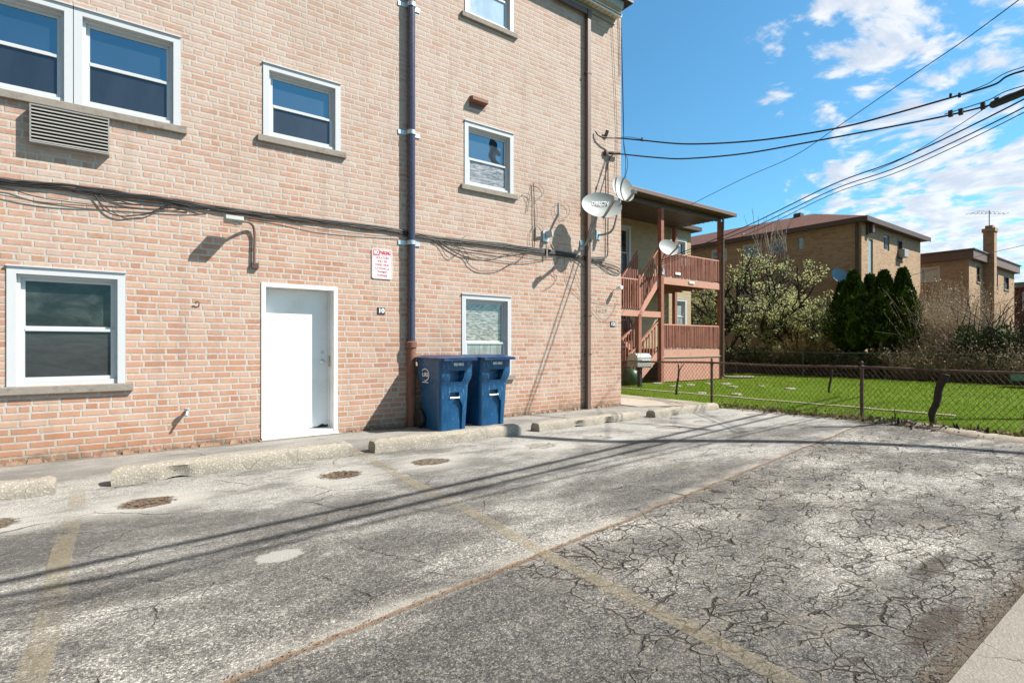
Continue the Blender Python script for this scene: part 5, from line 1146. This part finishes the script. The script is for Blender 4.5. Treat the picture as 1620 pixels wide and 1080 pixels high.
def twigs(name, label, cat, spots, n, h, mat, leafmat=None, nl=0, seed=1, rad_=.004, lean=.35, group=None, ls=(.03, .06)):
    r_ = random.Random(seed); base = spots[0]; T = thing(name, (base[0], base[1], 0), label, cat, group); m = MB(); lf_ = MB()
    for k in range(n):
        sx, sy, sr, sh = r_.choice(spots); a = r_.uniform(0, 6.28); q = sr * math.sqrt(r_.random()); p = Vector((sx + q * math.cos(a), sy + q * math.sin(a) * 1.3, 0)); hh = h * sh * r_.uniform(.5, 1.05)
        d = Vector((math.cos(a) * lean * q / max(sr, .1) + r_.gauss(0, .14), math.sin(a) * lean * q / max(sr, .1) + r_.gauss(0, .14), 1)).normalized(); p1 = p + d * hh * .6; p2 = p1 + (d + Vector((r_.gauss(0, .25), r_.gauss(0, .25), -.1))).normalized() * hh * .4
        m.tube([p, p1, p2], [rad_ * 1.6, rad_, rad_ * .5], 3, False)
        for j in range(2):
            b_ = p.lerp(p1, r_.uniform(.4, 1)); m.tube([b_, b_ + Vector((r_.gauss(0, .22), r_.gauss(0, .22), r_.uniform(.05, .3))) * hh * .6], rad_ * .6, 3, False)
        for j in range(nl):
            b_ = p.lerp(p2, r_.uniform(.3, 1.02)) + Vector((r_.gauss(0, .05), r_.gauss(0, .05), r_.gauss(0, .05))); lf_.leaf(b_, r_.uniform(*ls), (0, 0, .3))
    m.build('stems', mat, T)
    if nl: lf_.build('foliage', leafmat, T)
    return T
M_TWIG = simple('dry twig', (.34, .26, .18), .9, var=.4, scale=3)
M_TWIGD = simple('dark twig', (.10, .075, .05), .9, var=.4, scale=3)
def yX(px, X): return onX(px, 560, X).y
twigs('forsythia_bush', 'yellow flowering bush in front of the brown brick house', 'bush', [(24.0, yX(1265, 24), .6, 1), (24.1, yX(1290, 24.1), .6, 1.0)], 260, 2.1, M_TWIG, M_YEL, 14, 3, ls=(.03, .055))
twigs('forsythia_bush', 'low yellow flowering bush left of the larger yellow one', 'bush', [(23.9, yX(1235, 23.9), .5, 1)], 110, 1.4, M_TWIG, M_YEL, 12, 6, ls=(.025, .05))
S1 = [(24.4 + .25 * i % 1.1, yX(1476 + 15 * i, 24.6), .5, .9 + .2 * math.sin(i * 1.9)) for i in range(4)]
twigs('dry_shrub', 'tall dry tan reed like shrub right of the conifers', 'shrub', S1, 1100, 3.5, M_TWIG, M_TAN, 8, 7, lean=.2, ls=(.02, .05))
twigs('dry_shrub', 'dense tangled brown shrub at the right edge of the yard', 'shrub', [(24.2, yX(1545 + 24 * i, 24.2), .8, .8 + .25 * math.sin(i * 2.3)) for i in range(6)], 1300, 2.0, M_TWIG, M_TAN, 11, 8, lean=.6, ls=(.02, .045))
twigs('dry_shrub', 'upright pale dry shrub against the flat roofed house', 'shrub', [(26.5, yX(1515 + 15 * i, 26.5), .5, 1) for i in range(2)], 420, 3.7, M_TWIG, M_TAN, 8, 9, lean=.25, ls=(.02, .05))
ORD = ('first', 'second', 'third', 'fourth', 'fifth', 'sixth', 'seventh', 'eighth', 'ninth', 'tenth')
for i, px in enumerate((1168, 1196, 1225, 1262, 1300, 1335, 1372, 1412)):
    twigs('hedge_shrub', 'dark leafy shrub in the shade behind the far fence, ' + ORD[i] + ' from the porch', 'shrub', [(23.55, yX(px, 23.5), .55, .9 + .2 * math.sin(i * 2)), (24.6, yX(px, 24.5) + .3, .5, 1)], 120, 1.1, M_TWIGD, M_HEDGE, 26, 30 + i, lean=.7, group='dark shrubs behind the far fence', ls=(.05, .1))
for i, px in enumerate((1442, 1475, 1508, 1545, 1582, 1618, 1660, 1710)):
    twigs('hedge_shrub', 'brown green twiggy shrub low behind the far fence, ' + ORD[i] + ' right of the conifers', 'shrub', [(23.5, yX(px, 23.5), .55, .9 + .25 * math.sin(i * 1.7))], 240, 1.35, M_TWIG, M_TAN, 10, 50 + i, lean=.8, group='twiggy shrubs low behind the far fence', ls=(.02, .05))
def juniper(px, X, z, w, h, seed, label):
    r_ = random.Random(seed); y = yX(px, X); T = thing('juniper', (X, y, 0), label, 'shrub'); m = MB(); tips = []
    for k in range(16): a = r_.uniform(0, 6.28); grow(m, (X, y, 0), (math.cos(a) * .8, math.sin(a) * .8, .9), h, .03, 1, tips, r_, .6, .2, 3)
    m.build('trunk', M_BARKD, T); m = MB()
    for k in range(7000):
        a = r_.uniform(0, 6.28); u = r_.random() ** .5; ph = r_.uniform(-.5, 1.5); p = Vector((X + w * u * math.cos(a) * math.cos(ph * .6), y + w * 1.2 * u * math.sin(a) * math.cos(ph * .6), z + h * .5 * math.sin(ph) * (1 + .7 * mnoise.noise(Vector((math.cos(a) * 2, math.sin(a) * 2, seed)))) * u)); m.leaf(p, r_.uniform(.03, .07), (math.cos(a) * .5, math.sin(a) * .5, .8), 2.6)
    m.build('foliage', M_JUNI, T)
juniper(1556, 23.9, .55, .8, 2.1, 1, 'dark green spreading juniper in front of the chimney'); juniper(1600, 24.0, .6, .85, 2.3, 2, 'dark green juniper at the right edge behind the brown shrubs')
# tree at the right edge of the lawn (its trunk just enters the picture)
q = onX(1634, 640, 12.4)
T = thing('yard_tree', (q.x, q.y, 0), 'dark trunk at the right edge of the lawn behind the fence', 'tree'); m = MB(); tips = []; r_ = random.Random(12)
m.tube(smooth_pts([(q.x, q.y, -.1), (q.x + .01, q.y - .03, .7), (q.x, q.y - .15, 1.6), (q.x - .05, q.y - .3, 2.6)], 4), [.13, .12, .11, .105, .1, .1, .1, .095, .095, .09, .09, .085, .08], 12)
for k in range(3): a = -1.2 + k * 1.1 ; grow(m, (q.x - .05, q.y - .3, 2.5), (math.sin(a) * .5 + .2, -.8, 1.0), 1.6, .06, 2, tips, r_, .6, .2, 3)
m.build('trunk', M_BARKD, T, smooth='all')

# ================================================================== OVERHEAD WIRES
def wire(name, label, pts, r, group=None, mat=M_BLACK, n=6, extra=None):
    m = MB(); m.tube(smooth_pts(pts, 8), r, n); return m
A_, C_ = .40, 11.1
def extend(pts, L=14, dz=.3): d = (pts[-1] - pts[-2]); d.z = 0; d.normalize(); return pts + [pts[-1] + d * (L * k) + Vector((0, 0, dz * k)) for k in (.1, .25, .5, 1)]
T = thing('service_cable', tuple(onY(962, 218, 7.45)), 'upper black twisted service cable from the building corner', 'cable')
P_ = [onY(942, 208, 7.47), onY(948, 215, 7.44), onY(960, 218, 7.40)] + [onL(a, b, A_, C_) for a, b in ((984, 219), (1015, 222), (1091, 228), (1201, 222), (1324, 203), (1415, 180), (1517, 151), (1573, 134), (1620, 112))]
m = wire('', '', extend(P_), .014); m.build('conductor', M_BLACK, T, smooth='all')
P2_ = [onL(a, b, A_, C_ + .02) for a, b in ((1517, 151), (1560, 134), (1620, 106))]; m = wire('', '', extend(P2_), .006); m.build('messenger', M_BLACK, T)
P2_ = [onL(a, b, A_, C_) for a, b in ((984, 217), (1000, 217.5), (1016, 221))]; m = wire('', '', P2_, .005); m.build('messenger', M_BLACK, T)
for a, b in ((1016, 221), (1504, 152), (1518, 151)): q = onL(a, b, A_, C_); m = MB(); m.bar(q - Vector((0, 0, .03)), q + Vector((0, 0, .035)), .03, .03); m.build('clip', M_BLACK, T)
q = onY(960, 213, 7.45); m = MB(); m.bar(q + Vector((0, .05, -.06)), q + Vector((0, -.02, .08)), .05, .04); m.build('anchor', M_BROWN, T)
T = thing('service_cable', tuple(onY(968, 242, 7.45)), 'lower black service cable running into a thick splice sleeve', 'cable')
P_ = [onY(956, 240, 7.48), onY(966, 242, 7.42)] + [onL(a, b, A_, C_) for a, b in ((984, 244), (1040, 249.5), (1087, 251), (1178, 243), (1280, 225), (1415, 199.6), (1494, 184), (1553, 170), (1569, 165), (1620, 143))]
m = wire('', '', extend(P_), .013); m.build('conductor', M_BLACK, T, smooth='all')
P2_ = [onL(a, b, A_, C_ + .03) for a, b in ((1494, 181), (1560, 160), (1620, 136))]; m = wire('', '', extend(P2_), .007); m.build('messenger', M_BLACK, T)
a, b = onL(1569, 166.5, A_, C_), onL(1622, 145, A_, C_); d = (b - a).normalized(); m = MB(); m.tube([a - d * .02, a, a + d * .02, b + d * .3], [.03, .05, .053, .053], 14); m.build('splice_sleeve', M_BLACK, T, smooth=True)
for a, b in ((1504, 180), (1520, 177), (1555, 168), (1577, 160)): q = onL(a, b, A_, C_); m = MB(); m.bar(q - Vector((0, 0, .045)), q + Vector((0, 0, .045)), .05, .05); m.build('clip', M_BLACK, T)
q = onY(958, 242, 7.46); q2 = onY(981, 243, 7.42); m = MB(); m.bar(q, q2, .04, .05); m.bar(q + Vector((0, .03, -.05)), q + Vector((0, 0, .06)), .04, .04); m.build('anchor', M_BROWN, T)
T = thing('drop_wire', tuple(onY(1046, 352, 11.2)), 'single thin wire sloping down from upper right to the porch roof', 'wire')
L3 = [(1612, 0, 8), (1521, 67, 9.2), (1474, 99, 10), (1399, 150, 11.5), (1324, 201.5, 13.2), (1256, 247, 15), (1177, 282, 16.6), (1083, 329, 17.2), (1048, 349, 17.3)]
m = wire('', '', [atD(1720, -85, 6.6)] + [atD(*q) for q in L3], .008); m.build('conductor', M_BLACK, T)
for i, (y0, y1, r_w, ym) in enumerate(((412, 157, .013, 292.5), (415, 170, .011, 301), (418, 178, .008, 307.5))):
    T = thing('drop_wire', tuple(onY(1046, y0, 11.2)), ('top wire', 'middle wire', 'lowest wire')[i] + ' of three descending from the right past the porch post', 'wire', 'three wires crossing in front of the hipped roof')
    pts = [atD(1620 + 160, y1 - 95, 7.2), atD(1620, y1, 8.6), atD(1426, (251, 262, 270)[i], 11.2), atD(1316, ym, 13.2), atD(1189, (354, 361, 368)[i], 15.8), atD(1110, (387, 391, 396)[i], 17.0), atD(1047, y0, 17.4)]
    m = wire('', '', pts, r_w); m.build('conductor', M_BLACK, T)
    if i == 0: m = wire('', '', [onL(1565, 167, A_, C_), atD(1500, 209, 9.6), atD(1430, 250, 11.1), atD(1380, 272, 12.0)], .006); m.build('branch', M_BLACK, T)
T = thing('house_wire', tuple(atD(1500, 430, 24)), 'thin wire crossing in front of the distant chimney', 'wire'); m = wire('', '', [atD(1400, 447, 25), atD(1480, 425, 24.5), atD(1560, 402, 24), atD(1640, 383, 23.5), atD(1760, 350, 22)], .012); m.build('conductor', M_BLACK, T)
T = thing('house_wire', tuple(atD(1500, 490, 24)), 'thin lower wire sagging before the flat roofed house', 'wire'); m = wire('', '', [atD(1440, 500, 26.5), atD(1500, 500, 26), atD(1560, 485, 25), atD(1640, 460, 23.5), atD(1760, 418, 22)], .010); m.build('conductor', M_BLACK, T)
# the alley's power lines run above the frame; only their shadows fall on the lot
def from_shadow(pp, z):
    out = []
    for (a, b) in pp: g_ = onZ(a, b); out.append(g_ + SUN * (z / SUN.z))
    return out
def alley_line(pp, z, r, label, ext=(9, 9), sag=.0):
    pts = from_shadow(pp, z); d0 = (pts[0] - pts[1]).normalized(); d1 = (pts[-1] - pts[-2]).normalized(); pts = [pts[0] + d0 * ext[0] * k for k in (1, .5, .2)] + pts + [pts[-1] + d1 * ext[1] * k for k in (.2, .5, 1)]
    m = wire('', '', pts, r); tag(m.build('power_line', M_BLACK, base=tuple(pts[0])), label, 'power line', 'power lines above the alley')
alley_line([(0, 921), (200, 878), (540, 805), (760, 757), (1000, 702)], 5.6, .036, 'thickest power line overhead, casting the upper dark stripe on the asphalt')
alley_line([(0, 944), (210, 903), (500, 833), (760, 771), (1060, 699)], 5.6, .030, 'second power line overhead, casting the lower dark stripe on the asphalt')
alley_line([(0, 975), (160, 940), (420, 867), (700, 800), (1000, 730)], 5.5, .016, 'thin power line overhead, casting the faint third stripe on the asphalt')
alley_line([(0, 961), (160, 932), (430, 855), (700, 788), (1000, 722)], 5.5, .011, 'thinnest power line overhead, casting the faintest stripe on the asphalt')
alley_line([(820, 690), (960, 698), (1080, 697), (1280, 699), (1450, 705), (1620, 717)], 7.6, .11, 'thick black cable overhead, casting the broad wavy shadow near the fence', ext=(.3, 6))
